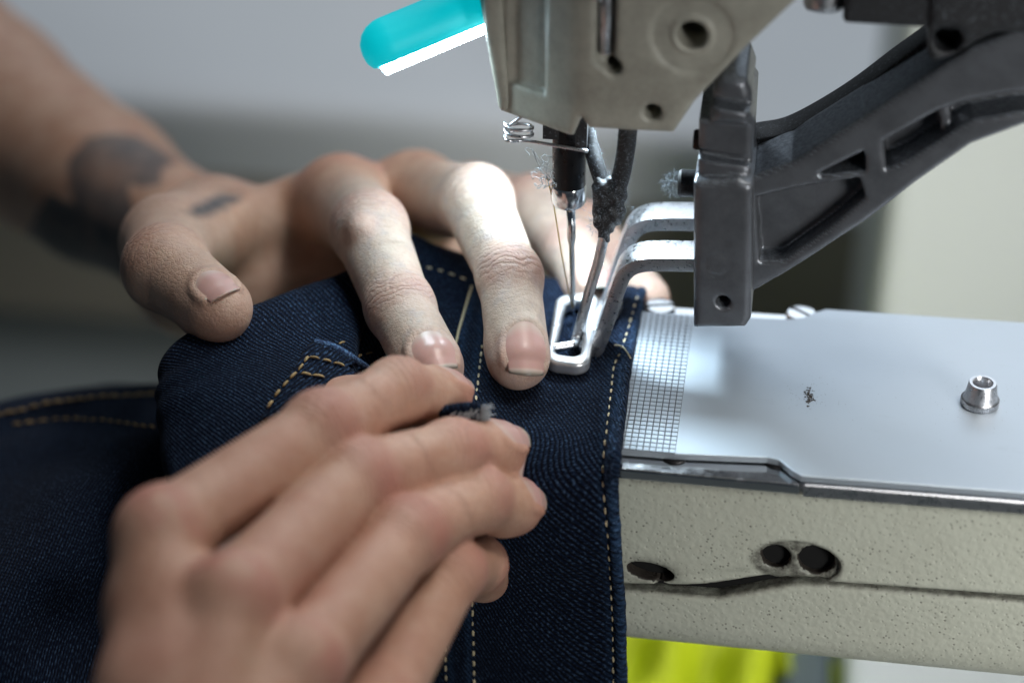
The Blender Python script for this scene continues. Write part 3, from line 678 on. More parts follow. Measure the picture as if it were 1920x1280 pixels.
# ================================================================== jeans
JE = empty('jeans', (0, -50, -70)); tag(JE, 'dark indigo denim jeans with pale yellow stitching, draped over the bed under the needle', 'jeans')
def grid_surface(ctrl, nu, nv):
    ctrl = np.array(ctrl, float)                       # rows x cols x 3
    A = np.stack([spline(ctrl[:, c], nv) for c in range(ctrl.shape[1])], 1)
    return np.stack([spline(A[r], nu) for r in range(nv)], 0)
def gfaces(nv, nu, flip=False):
    i = np.arange(nv*nu).reshape(nv, nu); q = np.stack([i[:-1, :-1], i[:-1, 1:], i[1:, 1:], i[1:, :-1]], -1).reshape(-1, 4)
    return q[:, ::-1].copy() if flip else q
def gnormals(S):
    du = np.gradient(S, axis=1); dv = np.gradient(S, axis=0); n = np.cross(du, dv); return n/np.maximum(np.linalg.norm(n, axis=-1, keepdims=True), 1e-9)
def vnoise(U, V, scale, seed):
    r = np.random.default_rng(seed); out = np.zeros_like(U)
    for k in range(6):
        a = r.uniform(0, 2*math.pi); f = r.uniform(.6, 1.6)/scale; out += np.sin((U*math.cos(a)+V*math.sin(a))*f*6.28+r.uniform(0, 6.28))
    return out/6

def panel():
    xs = [-44, -34, -22, -11, 0, 7, 11.5]
    zc = {2: [6.6, 5.4, 3.6, 2.0, 1.5, 1.5, 1.6], 3: [5.6, 4.2, 2.4, 1.6, 1.3, 1.4, 1.6], 4: [4.2, 3.2, 1.9, 1.5, 1.3, 1.4, 1.6], 5: [3.2, 2.6, 1.8, 1.5, 1.3, 1.5, 1.7], 6: [.7, .6, .5, .4, .4, .4, .6]}
    ys = {2: [23, 21, 19, 17.5, 16.5, 16.5, 16.5], 3: [4]*7, 4: [-15]*7, 5: [-31]*7, 6: [-42.5]*7}
    epx = {2: (1205, 549), 3: (1192, 610), 4: (1177, 690), 5: (1163, 800), 6: (1156, 858), 7: (1152, 905), 8: (1158, 1000), 9: (1166, 1130), 10: (1170, 1340)}
    fr = {7: (-49.4, -6.0), 8: (-51.2, -20), 9: (-50.2, -36), 10: (-51, -68)}
    Lc = {2: [(330, 700, 2), (302, 692, -24), (342, 642, -27), (470, 578, -17), (640, 518, 0)],
          3: [(325, 740, -3), (297, 724, -28), (350, 690, -33), (475, 650, -27), (645, 600, -13)],
          4: [(325, 790, -8), (298, 772, -32), (352, 750, -38), (480, 722, -35), (650, 682, -25)],
          5: [(325, 850, -12), (305, 842, -37), (356, 832, -42), (485, 802, -41), (655, 770, -36)],
          6: [(330, 930, -16), (318, 922, -42), (360, 912, -46), (490, 885, -45), (660, 862, -41)],
          7: [(335, 1000, -20), (325, 992, -45), (362, 982, -48), (490, 955, -47), (660, 925, -43)],
          8: [(340, 1090, -24), (330, 1090, -48), (365, 1080, -50), (490, 1050, -50), (658, 1022, -46)],
          9: [(345, 1260, -28), (335, 1260, -52), (365, 1250, -54), (490, 1230, -54), (655, 1180, -52)],
          10: [(345, 1520, -30), (335, 1520, -56), (365, 1500, -58), (490, 1480, -58), (650, 1400, -58)]}
    ctrl = []
    for r in range(2, 11):
        row = [ad(*p) for p in Lc[r]]
        if r in zc:
            row += [np.array((x, y, z)) for x, y, z in zip(xs, ys[r], zc[r])]
            e = az(*epx[r], 1.0); row += [np.array((e[0]-.35, e[1], 1.45)), np.array((e[0], e[1], .35))]
        else:
            y, z = fr[r]; e = ay(*epx[r], y)
            row += [np.array((x*(1+.0*r), y-(.6 if x < -15 else 0), z)) for x in xs]+[np.array((e[0]-.4, y-.4, z)), np.array((e[0], y+.7, z))]
            for k in range(7): row[5+k][0] = np.interp(k, [0, 6], [-44, e[0]-3.2])
        ctrl.append(row)
    r1 = [p+np.array((0, 6, -7)) for p in ctrl[0]]; r0 = [p+np.array((0, 8, -26)) for p in ctrl[0]]
    ctrl = [r0, r1]+ctrl
    nu, nv = 300, 360
    S = grid_surface(ctrl, nu, nv)
    du = np.linalg.norm(np.diff(S[150], axis=0), axis=1); U = np.concatenate([[0], np.cumsum(du)]); U = U[-1]-U
    dv = np.linalg.norm(np.diff(S[:, 220], axis=0), axis=1); V = np.concatenate([[0], np.cumsum(dv)])
    UU, VV = np.meshgrid(U, V)
    N = gnormals(S); N = N*np.sign((N*-Fw).sum(-1, keepdims=True).mean())
    PXY = pj(S)
    # hem roll, seam ridge between the two stitch lines, small puckers
    def line_x(pts): p = np.array(pts, float); return np.interp(PXY[..., 1], p[:, 1], p[:, 0])
    LA = [(884, 540), (868, 600), (856, 650), (849, 695), (843, 730), (838, 800), (835, 1000), (833, 1130), (838, 1290)]
    LB = [(912, 580), (902, 660), (895, 720), (889, 780), (884, 900), (884, 1050), (886, 1160), (890, 1300)]
    LH = [(1196, 556), (1180, 615), (1165, 660), (1152, 690), (1143, 770), (1136, 840), (1132, 900), (1136, 950), (1142, 1010), (1147, 1100), (1150, 1170), (1152, 1300)]
    fa, fb, fh = line_x(LA), line_x(LB), line_x(LH); on = (PXY[..., 1] > 545)
    X = PXY[..., 0]; sm = lambda t: 1/(1+np.exp(-t))
    disp = .55*on*sm((X-fa+6)/3)*sm((fb+6-X)/3) - .30*on*(np.exp(-((X-fa)/5)**2)+np.exp(-((X-fb)/5)**2))
    disp += .45*sm((X-fh)/3) - .45*np.exp(-((X-fh)/6)**2)
    disp += .22*vnoise(UU*.5, VV*2.2, 5.0, 3)*(np.exp(-((X-fh)/34)**2)+np.exp(-((X-fb)/30)**2)*on)+.35*vnoise(UU, VV, 28, 5)*np.clip((PXY[..., 1]-640)/200, 0, 1)+.7*vnoise(UU, VV, 22, 8)*np.clip((700-X)/200, 0, 1)
    disp -= .45*np.exp(-(((X-1070)/60)**2+((PXY[..., 1]-800)/45)**2))
    wear = .9*np.exp(-((X-fh-11)/7)**2)+.7*on*(np.exp(-((X-fa-9)/6)**2)+np.exp(-((X-fb+9)/6)**2))+.35*np.exp(-((X-fh+9)/6)**2); wear = np.clip(wear, 0, 1)
    S = S+N*disp[..., None]
    o = obj('front_panel', S.reshape(-1, 3), gfaces(nv, nu), MT['denim'], JE, uv=np.stack([UU, VV], -1).reshape(-1, 2), attrs=dict(wear=wear.ravel()))
    s = o.modifiers.new('thickness', 'SOLIDIFY'); s.thickness = .9*MM; s.offset = 0
    return o, S, gnormals(S), pj(S), (LA, LB, LH), UU, VV
PANEL, PS, PN, PP, (LA, LB, LH), PU, PV = panel()
_flat = PP.reshape(-1, 3); _pos = PS.reshape(-1, 3); _nor = PN.reshape(-1, 3); _nor = _nor*np.sign(-(_nor@Fw))[:, None]
from mathutils.kdtree import KDTree
_kd = KDTree(len(_flat))
for _i, (_x, _y, _d) in enumerate(_flat): _kd.insert((_x, _y, 0), _i)
_kd.balance()
def on_panel(px, py):
    k = np.array([q[1] for q in _kd.find_n((px, py, 0), 10)]); k = k[_flat[k, 2] < _flat[k, 2].min()+4][:4]; wgt = 1/(np.hypot(_flat[k, 0]-px, _flat[k, 1]-py)+.3)
    return (_pos[k]*wgt[:, None]).sum(0)/wgt.sum(), nrm(_nor[k].mean(0))

def stitch_mesh(name, L, wd, ht, m):
    V, F = [], []; n, k = 7, 8
    for i in range(n):
        t = i/(n-1); x = (t-.5)*L; e = math.sqrt(max(0, 1-(2*t-1)**4)); z = ht*(1-(2*t-1)**2)*.9-.12
        for j in range(k):
            a = 2*math.pi*j/k; V.append((x*MM, wd*.5*(e*.9+.1)*math.cos(a)*MM, (z+wd*.45*(e*.9+.1)*math.sin(a))*MM))
    for i in range(n-1): F += [(i*k+j, i*k+(j+1) % k, (i+1)*k+(j+1) % k, (i+1)*k+j) for j in range(k)]
    F += [tuple(range(k-1, -1, -1)), tuple((n-1)*k+j for j in range(k))]
    me = bpy.data.meshes.new(name); me.from_pydata(V, [], F); me.polygons.foreach_set('use_smooth', [True]*len(F)); me.materials.append(m); return me
ST = stitch_mesh('stitch', 2.1, .52, .36, MT['stitch']); ST2 = stitch_mesh('stitch', 2.3, .6, .35, MT['stitch2'])
def put_stitch(me, p, t, n, parent=JE):
    from mathutils import Matrix
    t = nrm(t-n*(t@n)); b = np.cross(n, t); o = bpy.data.objects.new('stitch', me); COL.objects.link(o); o.parent = parent
    q = np.asarray(p)*MM-root_loc(JE); o.matrix_local = Matrix(((t[0], b[0], n[0], q[0]), (t[1], b[1], n[1], q[1]), (t[2], b[2], n[2], q[2]), (0, 0, 0, 1)))
    o.scale = (rng.uniform(.82, 1.15), rng.uniform(.85, 1.15), rng.uniform(.8, 1.1))
def stitch_row(me, pts, pitch, skip=None, lift=.25, surf=on_panel):
    dense = spline(np.array([(x, y, 0) for x, y in pts], float), 60*len(pts))[:, :2]
    # sparse surface lookups, then resample by length
    ks = np.linspace(0, len(dense)-1, max(8, int(np.linalg.norm(np.diff(dense, axis=0), axis=1).sum()/9))).astype(int)
    Q = [surf(*dense[k]) for k in ks]; P = np.array([q[0] for q in Q]); Nn = np.array([q[1] for q in Q]); D = dense[ks]
    P[1:-1] = (P[:-2]+2*P[1:-1]+P[2:])/4
    s = np.concatenate([[0], np.cumsum(np.linalg.norm(np.diff(P, axis=0), axis=1))])
    for u in np.arange(pitch*.5, s[-1], pitch):
        u = u+rng.uniform(-.12, .12)
        p = np.array([np.interp(u, s, P[:, k]) for k in range(3)]); p2 = np.array([np.interp(u+.6, s, P[:, k]) for k in range(3)]); p1 = np.array([np.interp(u-.6, s, P[:, k]) for k in range(3)])
        n = nrm([np.interp(u, s, Nn[:, k]) for k in range(3)]); y = np.interp(u, s, D[:, 1])
        if skip and skip(y): continue
        put_stitch(me, p+n*lift, p2-p1+rng.normal(size=3)*.04, n)
stitch_row(ST, LH, 2.85)
stitch_row(ST, LA[2:], 2.75, skip=lambda y: 735 < y < 1120)
stitch_row(ST, LB, 2.75, skip=lambda y: y < 640 or 800 < y < 1050)
stitch_row(ST, [(772, 499), (800, 504), (830, 511), (874, 527)], 2.7)
stitch_row(ST2, [(500, 775), (535, 728), (575, 683)], 2.9, lift=1.9); stitch_row(ST2, [(575, 683), (610, 690), (650, 703)], 2.7, lift=2.1)
stitch_row(ST2, [(560, 712), (590, 717), (620, 722)], 2.7, lift=2.0); stitch_row(ST2, [(612, 655), (645, 643), (680, 633)], 2.9); stitch_row(ST2, [(655, 674), (700, 663)], 2.9)
# loose thread ends
def loose(pts, r, m, lift=.5, name='loose_thread'):
    P = []
    for x, y in pts: p, n = on_panel(x, y); P.append(p+n*lift)
    v, f = tube(spline(P, 30), r, 6); obj(name, v, f, m, JE)
loose([(884, 540), (871, 585), (862, 620), (855, 648)], .28, MT['stitch'], .55)
loose([(822, 631), (830, 628), (839, 630)], .2, MT['stitch']); loose([(828, 659), (834, 657), (838, 659)], .2, MT['stitch'])
loose([(1152, 652), (1166, 655), (1174, 664), (1178, 676)], .16, MT['stitch'], .8)
# fuzzy wrapped edge beads along the right edge of the hem
def edge_beads():
    V, F = [], []
    for side, off in ((0, -3), (1, -11)):
        pass
    ep = spline(np.array([(1204, 552, 0), (1190, 615, 0), (1176, 690, 0), (1162, 800, 0), (1155, 858, 0), (1151, 905, 0), (1157, 1000, 0), (1165, 1130, 0), (1169, 1290, 0)], float), 260)[:, :2]
    for i, (x, y) in enumerate(ep):
        for off in (-4, -11):
            if rng.random() < .35: continue
            p, n = on_panel(x+off+rng.uniform(-2, 2), y+rng.uniform(-1.5, 1.5)); b = len(V); d = nrm(np.array((.75, -.5, .2))+rng.normal(size=3)*.15)
            s = nrm(np.cross(n, d)); L = rng.uniform(.35, .7); wd = rng.uniform(.10, .2)
            p = p+n*.38
            V += [p-d*L, p-s*wd, p+d*L, p+s*wd, p+n*.16]; F += [(b, b+1, b+4), (b+1, b+2, b+4), (b+2, b+3, b+4), (b+3, b, b+4)]
    tag(obj('edge_yarn', V, F, MT['edge'], JE), kind='stuff')
edge_beads()
# pocket corner: a doubled patch with a worn folded edge
def pocket():
    c = [(583, 650), (700, 705), (690, 800), (488, 790)]; n = 26; P = []; uv = []
    for i in range(n):
        for j in range(n):
            u, v = i/(n-1), j/(n-1); x = (1-v)*((1-u)*c[0][0]+u*c[1][0])+v*((1-u)*c[3][0]+u*c[2][0]); y = (1-v)*((1-u)*c[0][1]+u*c[1][1])+v*((1-u)*c[3][1]+u*c[2][1])
            p, nn = on_panel(x, y); P.append(p+nn*(1.1+.35*(1-v)**3)); uv.append((u*16, v*14))
    o = obj('pocket', P, gfaces(n, n), MT['denim'], JE, uv=uv); s = o.modifiers.new('t', 'SOLIDIFY'); s.thickness = 1.0*MM; s.offset = 0
    E_ = [on_panel(x, y) for x, y in ((584, 652), (600, 655), (625, 664), (655, 681), (690, 700))]
    v, f = tube(spline([p+n*1.5 for p, n in E_], 30), [.7+.25*math.sin(math.pi*k/29) for k in range(30)], 10); obj('pocket_edge', v, f, MT['edge'], o)
pocket()
# belt loop end held between the near fingertips
def loop_end():
    a, b = ad(815, 784, -46), ad(908, 777, -47); up = nrm(Up*.8-Fw*.6); n = 14; V = []; uv = []
    for i in range(n):
        t = i/(n-1); p = a+(b-a)*t+up*(.9*math.sin(t*2.6))
        for j in range(5): V.append(p+up*(j/4-.5)*4.0+Fw*.5*math.sin(j/4*3.14)); uv.append((t*9, j))
    o = obj('belt_loop', V, gfaces(n, 5), MT['denim'], JE, uv=uv); s = o.modifiers.new('t', 'SOLIDIFY'); s.thickness = 1.3*MM; s.offset = 0
    VV, FF = [], []
    for _ in range(60):
        p = b+up*rng.uniform(-1.7, 1.9)-(b-a)*rng.uniform(0, .08)+Fw*rng.uniform(-.8, .3); d = nrm((b-a)*.03+up*rng.normal(0, .7)+Rt*rng.uniform(.1, 1)-Fw*rng.normal(0, .5)); L = rng.uniform(.6, 2.2)
        v, f = tube(spline([p, p+d*L*.5+rng.normal(size=3)*.2, p+d*L+rng.normal(size=3)*.35], 7), .10, 5); k = len(VV); VV += v; FF += [tuple(i+k for i in q) for q in f]
    for _ in range(40):
        p = a+(b-a)*rng.uniform(.35, 1)+up*rng.uniform(-1.6, 1.6)-Fw*.8; d = nrm(rng.normal(size=3)); v, f = tube([p-d*.5, p+Fw*-.3, p+d*.6], .13, 5); k = len(VV); VV += v; FF += [tuple(i+k for i in q) for q in f]
    tag(obj('frayed_threads', VV, FF, MT['fray'], o), kind='stuff')
loop_end()
# the trouser leg lying to the left, out of focus
def leg():
    rows = []
    for dy, dd in ((-6, 75), (-12, 52), (0, 40), (45, 28), (100, 14), (170, 0), (300, -16), (460, -30), (700, -45)):
        row = []
        for x, y0 in ((-260, 850), (-120, 812), (0, 770), (110, 748), (220, 740), (330, 738), (440, 745)):
            k = .0006*(x-100)**2*(1 if dy > 20 else 0)
            row.append(ad(x, y0+dy+6*math.sin(x*.02+dy*.02), dd+(0 if dy < 40 else 7*math.sin(x*.013+dy*.012)-.03*max(0, x-150))))
        rows.append(row)
    nu, nv = 120, 140; S = grid_surface(rows, nu, nv)
    U = np.linspace(0, 95, nu); V = np.linspace(0, 140, nv); UU, VV = np.meshgrid(U, V); N = gnormals(S); N = N*np.sign((N*-Fw).sum(-1).mean())
    S = S+N*(1.1*vnoise(UU, VV, 30, 11))[..., None]
    o = obj('trouser_leg', S.reshape(-1, 3), gfaces(nv, nu), MT['denim'], JE, uv=np.stack([UU, VV], -1).reshape(-1, 2)); s = o.modifiers.new('t', 'SOLIDIFY'); s.thickness = 1.2*MM; s.offset = 0
    F3 = pj(S).reshape(-1, 3); S3 = S.reshape(-1, 3); N3 = N.reshape(-1, 3)
    def on_leg(px, py):
        d = np.hypot(F3[:, 0]-px, F3[:, 1]-py)+F3[:, 2]*.05; k = int(np.argmin(d)); return S3[k]+N3[k]*.5, N3[k]
    global ST3; ST3 = stitch_mesh('stitch', 2.9, .8, .45, MT['stitch2'])
    stitch_row(ST3, [(-40, 796), (60, 768), (120, 757), (220, 749), (300, 746)], 3.0, surf=on_leg, lift=.4)
    stitch_row(ST2, [(20, 800), (150, 790), (290, 806)], 3.2, surf=on_leg, lift=.3)
leg()

# ================================================================== the person's two arms
def make_arm(name, label, person, fingers, palm, kp, lo, hi, h, tattoo=None, finger_k=.7, bumps=(), spots=(), web=5.0, flush=0.0):
    for F_ in fingers:
        j = F_['j']; a = nrm(j[0]-j[1]); d = np.asarray(F_['dors'], float); F_['ax'] = a; F_['n'] = nrm(d-a*(d@a)); F_['s'] = np.cross(a, F_['n'])
    def f_finger(P, F_):
        j, r = F_['j'], F_['r']; d = None
        for i in range(len(j)-1):
            q = seg(P, j[i], j[i+1], r[i], r[i+1]); d = q if d is None else smin(d, q, 2.2)
        for i, g, up in F_.get('kn', ((1, .25, .5), (2, .55, .9))):
            a = nrm(j[i-1]-j[min(i+1, len(j)-1)]); nn = F_['n']-a*(F_['n']@a); nn = nn/max(np.linalg.norm(nn), .2)
            d = smin(d, ball(P, j[i]+nn*up, r[i]+g-.35), 2.5)
        # pulp of the fingertip
        d = smin(d, ball(P, j[0]-F_['n']*r[0]*.22-F_['ax']*r[0]*.5, r[0]*.93), 2.0)
        return d
    def raw(P):
        P = np.asarray(P, np.float32); fg = None
        for F_ in fingers:
            q = f_finger(P, F_); fg = q if fg is None else smin(fg, q, finger_k)
        pm = None
        for a, b, ra, rb in palm:
            q = seg(P, a, b, ra, rb); pm = q if pm is None else smin(pm, q, kp)
        d = smin(fg, pm, web)
        for c, r, k in bumps: d = smin(d, ball(P, c, r), k)
        return d
    # nails: shells laid on the skin, with a fold of skin round them
    rims = []; nails = []
    for F_ in fingers:
        if not F_.get('nail'): continue
        Ln, half, back = F_['nail']; j0, r0 = F_['j'][0], F_['r'][0]; ax, n, s = F_['ax'], F_['n'], F_['s']
        start = j0+ax*(r0*.80-Ln)+ax*back
        nu, nv = 17, 22; Q, D, T = [], [], []
        for iv in range(nv):
            for iu in range(nu):
                t = iu/(nu-1)*2-1; v = iv/(nv-1); along = Ln*(.20*t**4*(1-v)+ .10*t*t*(1-v)) + (Ln*(1-.10*t*t)-0)*v*(1-.0) ; along = (Ln*(.22*t*t))*(1-v)+Ln*(1-.09*t*t)*v
                an = half*t*(.86+.14*math.sin(min(1, v*1.6)*math.pi/2)); Q.append(start+ax*along); D.append(math.cos(an)*n+math.sin(an)*s); T.append(v)
        Q, D = np.array(Q), np.array(D); a = np.full(len(Q), .5); b = np.full(len(Q), r0*1.9)
        for _ in range(24):
            m = (a+b)/2; ins = raw(Q+D*m[:, None]) < 0; a = np.where(ins, m, a); b = np.where(ins, b, m)
        R = a.reshape(nv, nu)
        base = R[:int(nv*.72)].copy(); R2 = R.copy()
        k0 = int(nv*.70)                                # beyond the pulp the nail carries on straight
        for iv in range(k0, nv): R2[iv] = R[k0]+(R[k0]-R[k0-5])/5*(iv-k0)*.8
        off = .0; NV = (Q+D*(R2.reshape(-1)+off)[:, None]); nails.append((NV, nv, nu, np.array(T)*F_.get('dirt', 1.0), F_))
        G = NV.reshape(nv, nu, 3)
        path = [G[iv, 0] for iv in range(int(nv*.78), 0, -2)]+[G[0, iu] for iu in range(0, nu, 2)]+[G[iv, -1] for iv in range(1, int(nv*.78), 2)]
        Dg = D.reshape(nv, nu, 3); out = []
        for k, p in enumerate(path): out.append(p)
        cen = G[nv//2, nu//2]; out = [p+nrm((p-cen)-n*((p-cen)@n))*.30-n*.42 for p in out]; rims.append((np.array(out), .60*min(1, r0/7.5)))
    rim_boxes = [(o.min(0)-4, o.max(0)+4) for o, _ in rims]
    def full(P):
        P = np.asarray(P, np.float32); d = raw(P)
        for (o, r), (l, u) in zip(rims, rim_boxes):
            m = ((P > l) & (P < u)).all(-1)
            if not m.any(): continue
            Pm = P[m]; q = None
            for k in range(len(o)-1):
                x = seg(Pm, o[k], o[k+1], r, r); q = x if q is None else np.minimum(q, x)
            d = d.copy(); d[m] = smin(d[m], q, 1.5)
        return d
    V, Fc = sdf_mesh(full, lo, hi, h, newton=1)
    N = len(V); red = np.zeros(N); wu = np.zeros(N); wm = np.zeros(N); pale = np.zeros(N)
    sst = lambda x, a, b: (lambda t: t*t*(3-2*t))(np.clip((x-a)/(b-a), 0, 1))
    best = np.full(N, 1e9)
    for F_ in fingers:
        j, r = F_['j'], F_['r']; df = f_finger(V.astype(np.float32), F_); near = np.abs(df) < 2.2
        for i in range(1, len(j)):
            a1 = nrm(j[i-1]-j[i]); a0 = nrm(j[i]-j[i+1]) if i+1 < len(j) else a1; ax = nrm(a0+a1)
            n = F_['n']-ax*(F_['n']@ax); n = nrm(n); q = V-j[i]; s = q@ax; dd = (q@n)/np.maximum(np.linalg.norm(q-s[:, None]*ax, axis=1), .1)
            dist = np.linalg.norm(q, axis=1); msk = near*sst(dd, -.15, .6)*sst(dist, r[i]*2.6, r[i]*1.9)
            sg = (4.2, 7.5, 6.0, 7)[min(i, 3)-1] if True else 6
            m = np.maximum(np.exp(-(s/sg)**2), .22*np.exp(-(s/16)**2))*msk*(1.0, .9, .25, .2)[min(i, 3)-1]*F_.get('wr', 1.0); m2 = np.exp(-(s/1.3)**2)*msk*(1.2 if i < 3 else .2)*F_.get('wr', 1.0)
            bend = s+.35*((q@F_['s'])/r[i])**2*2.2
            up = (m > wm); wu = np.where(up, bend, wu); wm = np.maximum(wm, m)
            red = np.maximum(red, np.exp(-((s-.5)/5.5)**2)*msk*F_.get('red', (.5, .55, .45, .3))[i-1])
        q = V-j[0]; s = q@F_['ax']; red = np.maximum(red, near*sst(s, -9, 3)*F_.get('tipred', .35))
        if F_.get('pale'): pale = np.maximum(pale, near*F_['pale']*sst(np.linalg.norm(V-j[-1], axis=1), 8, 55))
    for c, r, amt in spots: red = np.maximum(red, amt*np.exp(-(np.linalg.norm(V-c, axis=1)/r)**2))
    red = np.maximum(red, flush*(.55+.45*np.sin(V[:, 0]*.16+1)*np.sin(V[:, 1]*.13)*np.sin(V[:, 2]*.17+2)))
    tat = tattoo(V) if tattoo else np.zeros(N)
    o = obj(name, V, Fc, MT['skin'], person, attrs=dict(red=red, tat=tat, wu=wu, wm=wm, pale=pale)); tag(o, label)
    for NV, nv, nu, T, F_ in nails:
        q = obj('fingernail', NV, gfaces(nv, nu, flip=True), MT['nail'], o, attrs=dict(tip=T))
        sd = q.modifiers.new('t', 'SOLIDIFY'); sd.thickness = .45*MM; sd.offset = 0
    return o

PE = empty('person', (-150, 20, -60)); tag(PE, 'person with bare tattooed forearms feeding denim under the needle with both hands', 'person')

def far_arm():
    toc = -Fw
    I = chain(az(806, 688, 8.6), [(750, 578), (692, 430), (640, 376)], [19, 25, 42], True)
    Mi = chain(az(972, 672, 8.0), [(955, 520), (893, 378), (780, 372)], [20, 27, 44], True)
    Ri = chain(ay(1112, 552, 13), [(1072, 475), (1000, 396), (885, 378)], [19, 25, 41], True)
    Li = chain(ay(1211, 560, 22), [(1165, 508), (1100, 440), (995, 400)], [16, 19, 33], True)
    T = chain(az(408, 578, 18), [(312, 506), (318, 455), (400, 440)], [21, 32, 44], True)
    W = ad(330, 440, 100)
    up = np.array((0, 0, 1.0))
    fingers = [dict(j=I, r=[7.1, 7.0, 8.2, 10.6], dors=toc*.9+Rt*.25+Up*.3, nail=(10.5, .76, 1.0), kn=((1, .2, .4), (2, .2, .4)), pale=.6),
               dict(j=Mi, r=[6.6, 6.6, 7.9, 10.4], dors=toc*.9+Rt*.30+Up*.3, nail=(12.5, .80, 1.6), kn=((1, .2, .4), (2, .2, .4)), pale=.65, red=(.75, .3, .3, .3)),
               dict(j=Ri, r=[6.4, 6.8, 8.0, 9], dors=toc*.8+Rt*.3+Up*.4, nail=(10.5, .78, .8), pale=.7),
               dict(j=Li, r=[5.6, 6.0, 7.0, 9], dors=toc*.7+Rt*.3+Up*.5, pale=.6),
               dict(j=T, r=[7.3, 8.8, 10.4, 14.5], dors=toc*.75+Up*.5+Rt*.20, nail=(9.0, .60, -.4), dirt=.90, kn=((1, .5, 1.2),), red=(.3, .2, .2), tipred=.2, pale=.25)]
    E1 = ad(-38, 205, 172); E2 = ad(-440, -150, 250)
    m = lambda a, b, t: a+(b-a)*t
    W2 = ad(365, 515, 92)
    palm = [(W2, I[3], 12, 9.8), (W2, Mi[3], 13, 10), (W2, Ri[3], 13, 8.8), (W2, Li[3], 13, 8.5), (T[3], W2, 13, 14), (W2, W, 14, 16.5), (T[2], m(W2, I[3], .55), 9.5, 10), (m(T[2], T[3], .5), m(W2, I[3], .8), 10, 8.5),
            (ad(455, 560, 48), ad(640, 520, 52), 12, 12), (ad(640, 520, 52), ad(860, 470, 62), 12, 11), (W2, ad(455, 560, 48), 12, 12), (ad(560, 480, 58), Mi[3], 11, 9),
            (W, m(W, E1, .35), 17, 21.5), (m(W, E1, .35), E1, 21.5, 29), (E1, E2, 29, 37)]
    # tattoo patches on the forearm and wrist
    t1 = [(128, 300), (165, 258), (215, 248), (262, 256), (300, 280), (330, 303), (302, 318), (303, 342), (275, 352), (240, 345), (250, 400), (262, 430), (235, 440), (150, 410), (128, 350)]
    t2 = [(335, 404), (375, 382), (412, 362), (455, 366), (436, 384), (398, 402), (360, 411)]
    t3 = [(90, 360), (240, 430), (255, 520), (120, 540), (30, 480)]
    def tattoo(V):
        p = pj(V); far = np.clip((p[:, 2]-38)/8, 0, 1); out = np.zeros(len(V)); rr = np.random.default_rng(3)
        wob = 2*np.sin(V[:, 0]*.9+V[:, 2]*.7)*np.sin(V[:, 1]*.8)
        for poly, a in ((t1, .86), (t2, .95), (t3, .92)):
            d = dpoly(p[:, 0], p[:, 1], poly)+wob; out = np.maximum(out, a*np.clip(.5-d/(7 if poly is not t2 else 20), 0, 1)*(1 if poly is not t2 else np.clip((p[:, 2]-2)/8, 0, 1))*(far if poly is not t2 else 1))
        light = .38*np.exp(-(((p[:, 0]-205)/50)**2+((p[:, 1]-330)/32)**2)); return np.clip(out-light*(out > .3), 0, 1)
    wart = ad(676, 428, pj(I[2])[2]-9.0)
    allp = np.array(sum([f['j'] for f in fingers], [])+[W, E1, E2]); lo = allp.min(0)-24; hi = allp.max(0)+24
    lo = np.maximum(lo, E1-np.array((75, 60, 60))); hi = np.minimum(hi, E1+np.array((400, 60, 90))); lo[1] = allp[:-1].min(0)[1]-14
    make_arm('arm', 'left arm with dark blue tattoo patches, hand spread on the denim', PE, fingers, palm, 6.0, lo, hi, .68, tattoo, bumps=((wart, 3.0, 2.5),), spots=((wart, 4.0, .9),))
far_arm()

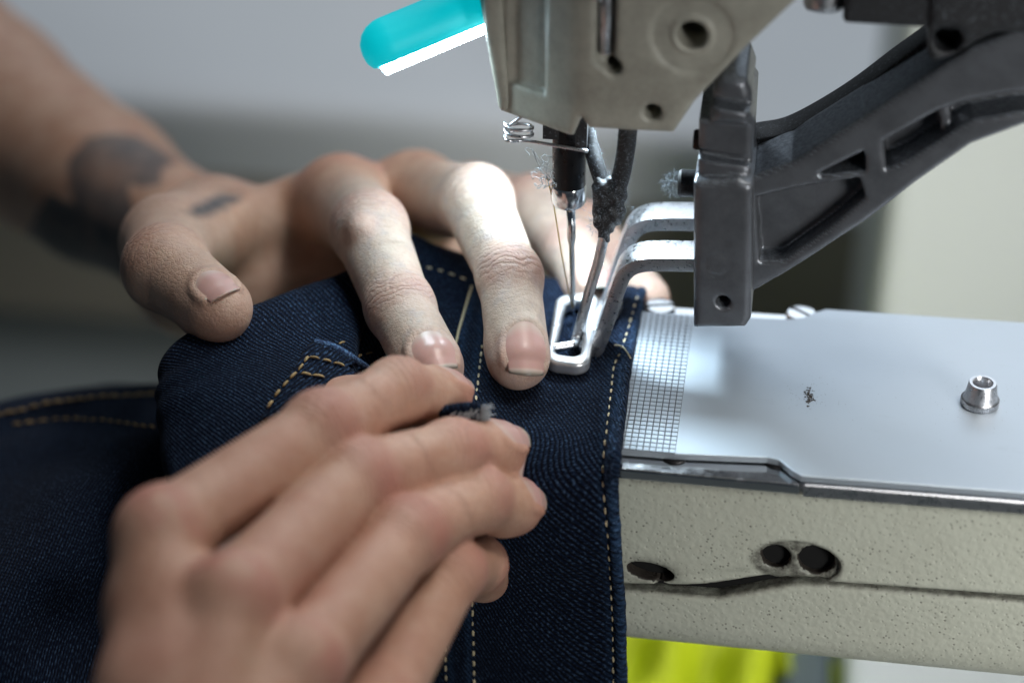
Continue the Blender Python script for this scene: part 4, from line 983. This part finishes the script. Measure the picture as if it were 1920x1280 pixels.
def near_arm():
    I = chain(az(830, 746, 9), [(745, 734), (604, 806), (300, 1006)], [15, 21.5, 39.5], False)
    Mi = chain(ay(930, 845, -50), [(848, 850), (668, 898), (432, 1135)], [14.5, 23.5, 42], False)
    Ri = chain(ay(962, 948, -55), [(890, 934), (762, 1002), (555, 1258)], [14.5, 22, 40], False)
    L2 = ay(848, 1070, -78); L3 = nxt(L2, (700, 1330), 33, False); L1 = L2+np.array((2, 17, -12.0)); L0 = L1+np.array((0, 10, -12.0))
    Li = [L0, L1, L2, L3]
    up = nrm(Up*.75-Fw*.45+Rt*.25)
    W = ad(330, 1640, -118)
    T = [np.array(p) for p in (I[0]+(-7, 5, -5), I[1]+(-14, 12, -16), I[2]+(-22, -2, -24), W*.55+I[3]*.45+(-4, 10, -12))]
    fingers = [dict(j=I, r=[6.0, 6.2, 6.9, 7.6], kn=((1, .15, .3), (2, .45, .7)), dors=Up*.9+Rt*.35-Fw*.12, nail=(10, .75, 1.0)),
               dict(j=Mi, r=[6.1, 6.3, 7.0, 7.7], kn=((1, .15, .3), (2, .45, .7)), dors=Up*.75+Rt*.5-Fw*.25, nail=(11, .78, 1.0), red=(.6, .4, .4, .3)),
               dict(j=Ri, r=[6.0, 6.3, 6.8, 7.5], kn=((1, .15, .3), (2, .3, .45)), dors=Up*.6+Rt*.75-Fw*.15, nail=(10, .75, .8)),
               dict(j=Li, r=[4.8, 5.4, 5.9, 7.2], kn=((1, .15, .3), (2, .2, .3)), dors=Rt*.8-Fw*.4+Up*.3),
               dict(j=T, r=[7.0, 8.2, 9.5, 13], dors=-up, kn=())]
    for q in fingers: q['wr'] = 1.2; q['red'] = (.75, .95, 1.0, .6); q['tipred'] = .75
    m = lambda a, b, t: a+(b-a)*t
    palm = [(W, I[3], 14, 7.8), (W, Mi[3], 14, 8.0), (W, Ri[3], 13, 7.8), (W, Li[3], 13, 7.2), (m(W, I[3], .85)-up*7, m(W, Ri[3], .85)-up*7, 9, 9), (m(W, I[3], .5), m(W, Li[3], .5), 12, 11), (W, W+np.array((-60, -70, -30.0)), 19, 27)]
    tn = [(m(F_['j'][3], W, .08)+up*(F_['r'][3]*.55), m(F_['j'][3], W, .75)+up*12, 3.6, 3.4) for F_ in fingers[:4]]; palm += tn
    kn = [(F_['j'][3]+up*3.0, 6.6, 3.0) for F_ in fingers[:4]]
    allp = np.array(sum([f['j'] for f in fingers], [])+[W]); lo = allp.min(0)-22; hi = allp.max(0)+16
    print('near', [np.round(pj(p)).tolist() for p in (I[3], Mi[3], Ri[3], Li[3], W)])
    make_arm('arm', 'right hand nearest the camera, fingers laid over the denim', PE, fingers, palm, 5.0, lo, hi, .74, bumps=kn, finger_k=.6, web=3.5, flush=.55)
near_arm()

# ================================================================== work lamp
def lamp():
    a, b = ad(728, 84, -36), ad(945, -6, -30)
    L = empty('work_lamp', a); tag(L, 'teal tube lamp with a glowing white strip on the left of the machine head', 'lamp')
    ax = nrm(b-a); dn = nrm(-Up*.98+Fw*.08); dn = nrm(dn-ax*(dn@ax)); sd = np.cross(ax, dn); r = 5.7; flat = 1.75
    ln = np.linalg.norm(b-a)
    V, F = [], []; n = 40; rings = [(-r*.98, .18), (-r*.92, .42), (-r*.75, .68), (-r*.5, .87), (-r*.22, .97), (0, 1.0), (ln*.5, 1.0), (ln, 1.0)]
    for h, s in rings:
        for k in range(n):
            t = 2*math.pi*k/n; d, e = math.cos(t)*r*s, math.sin(t)*r*s
            d = min(d, flat*2.0); V.append(a+ax*h+dn*d+sd*e)
    for i in range(len(rings)-1): F += [(i*n+k, i*n+(k+1) % n, (i+1)*n+(k+1) % n, (i+1)*n+k) for k in range(n)]
    F += [tuple(range(n-1, -1, -1)), tuple((len(rings)-1)*n+k for k in range(n))]
    o = sharp(obj('lamp_housing', V, F, MT['teal'], L), 40)
    V, F = [], []; wd = 3.5; ns = 13
    for h in (-r*.45, ln*.5, ln-6):                     # convex diffuser
        for k in range(ns):
            q = k/(ns-1)*2-1; V.append(a+ax*h+dn*(flat*2.0+.05+2.0*(1-q*q))+sd*wd*q)
    for i in range(2): F += [(i*ns+k, i*ns+k+1, (i+1)*ns+k+1, (i+1)*ns+k) for k in range(ns-1)]
    obj('led_strip', V, F, MT['led'], L)
lamp()
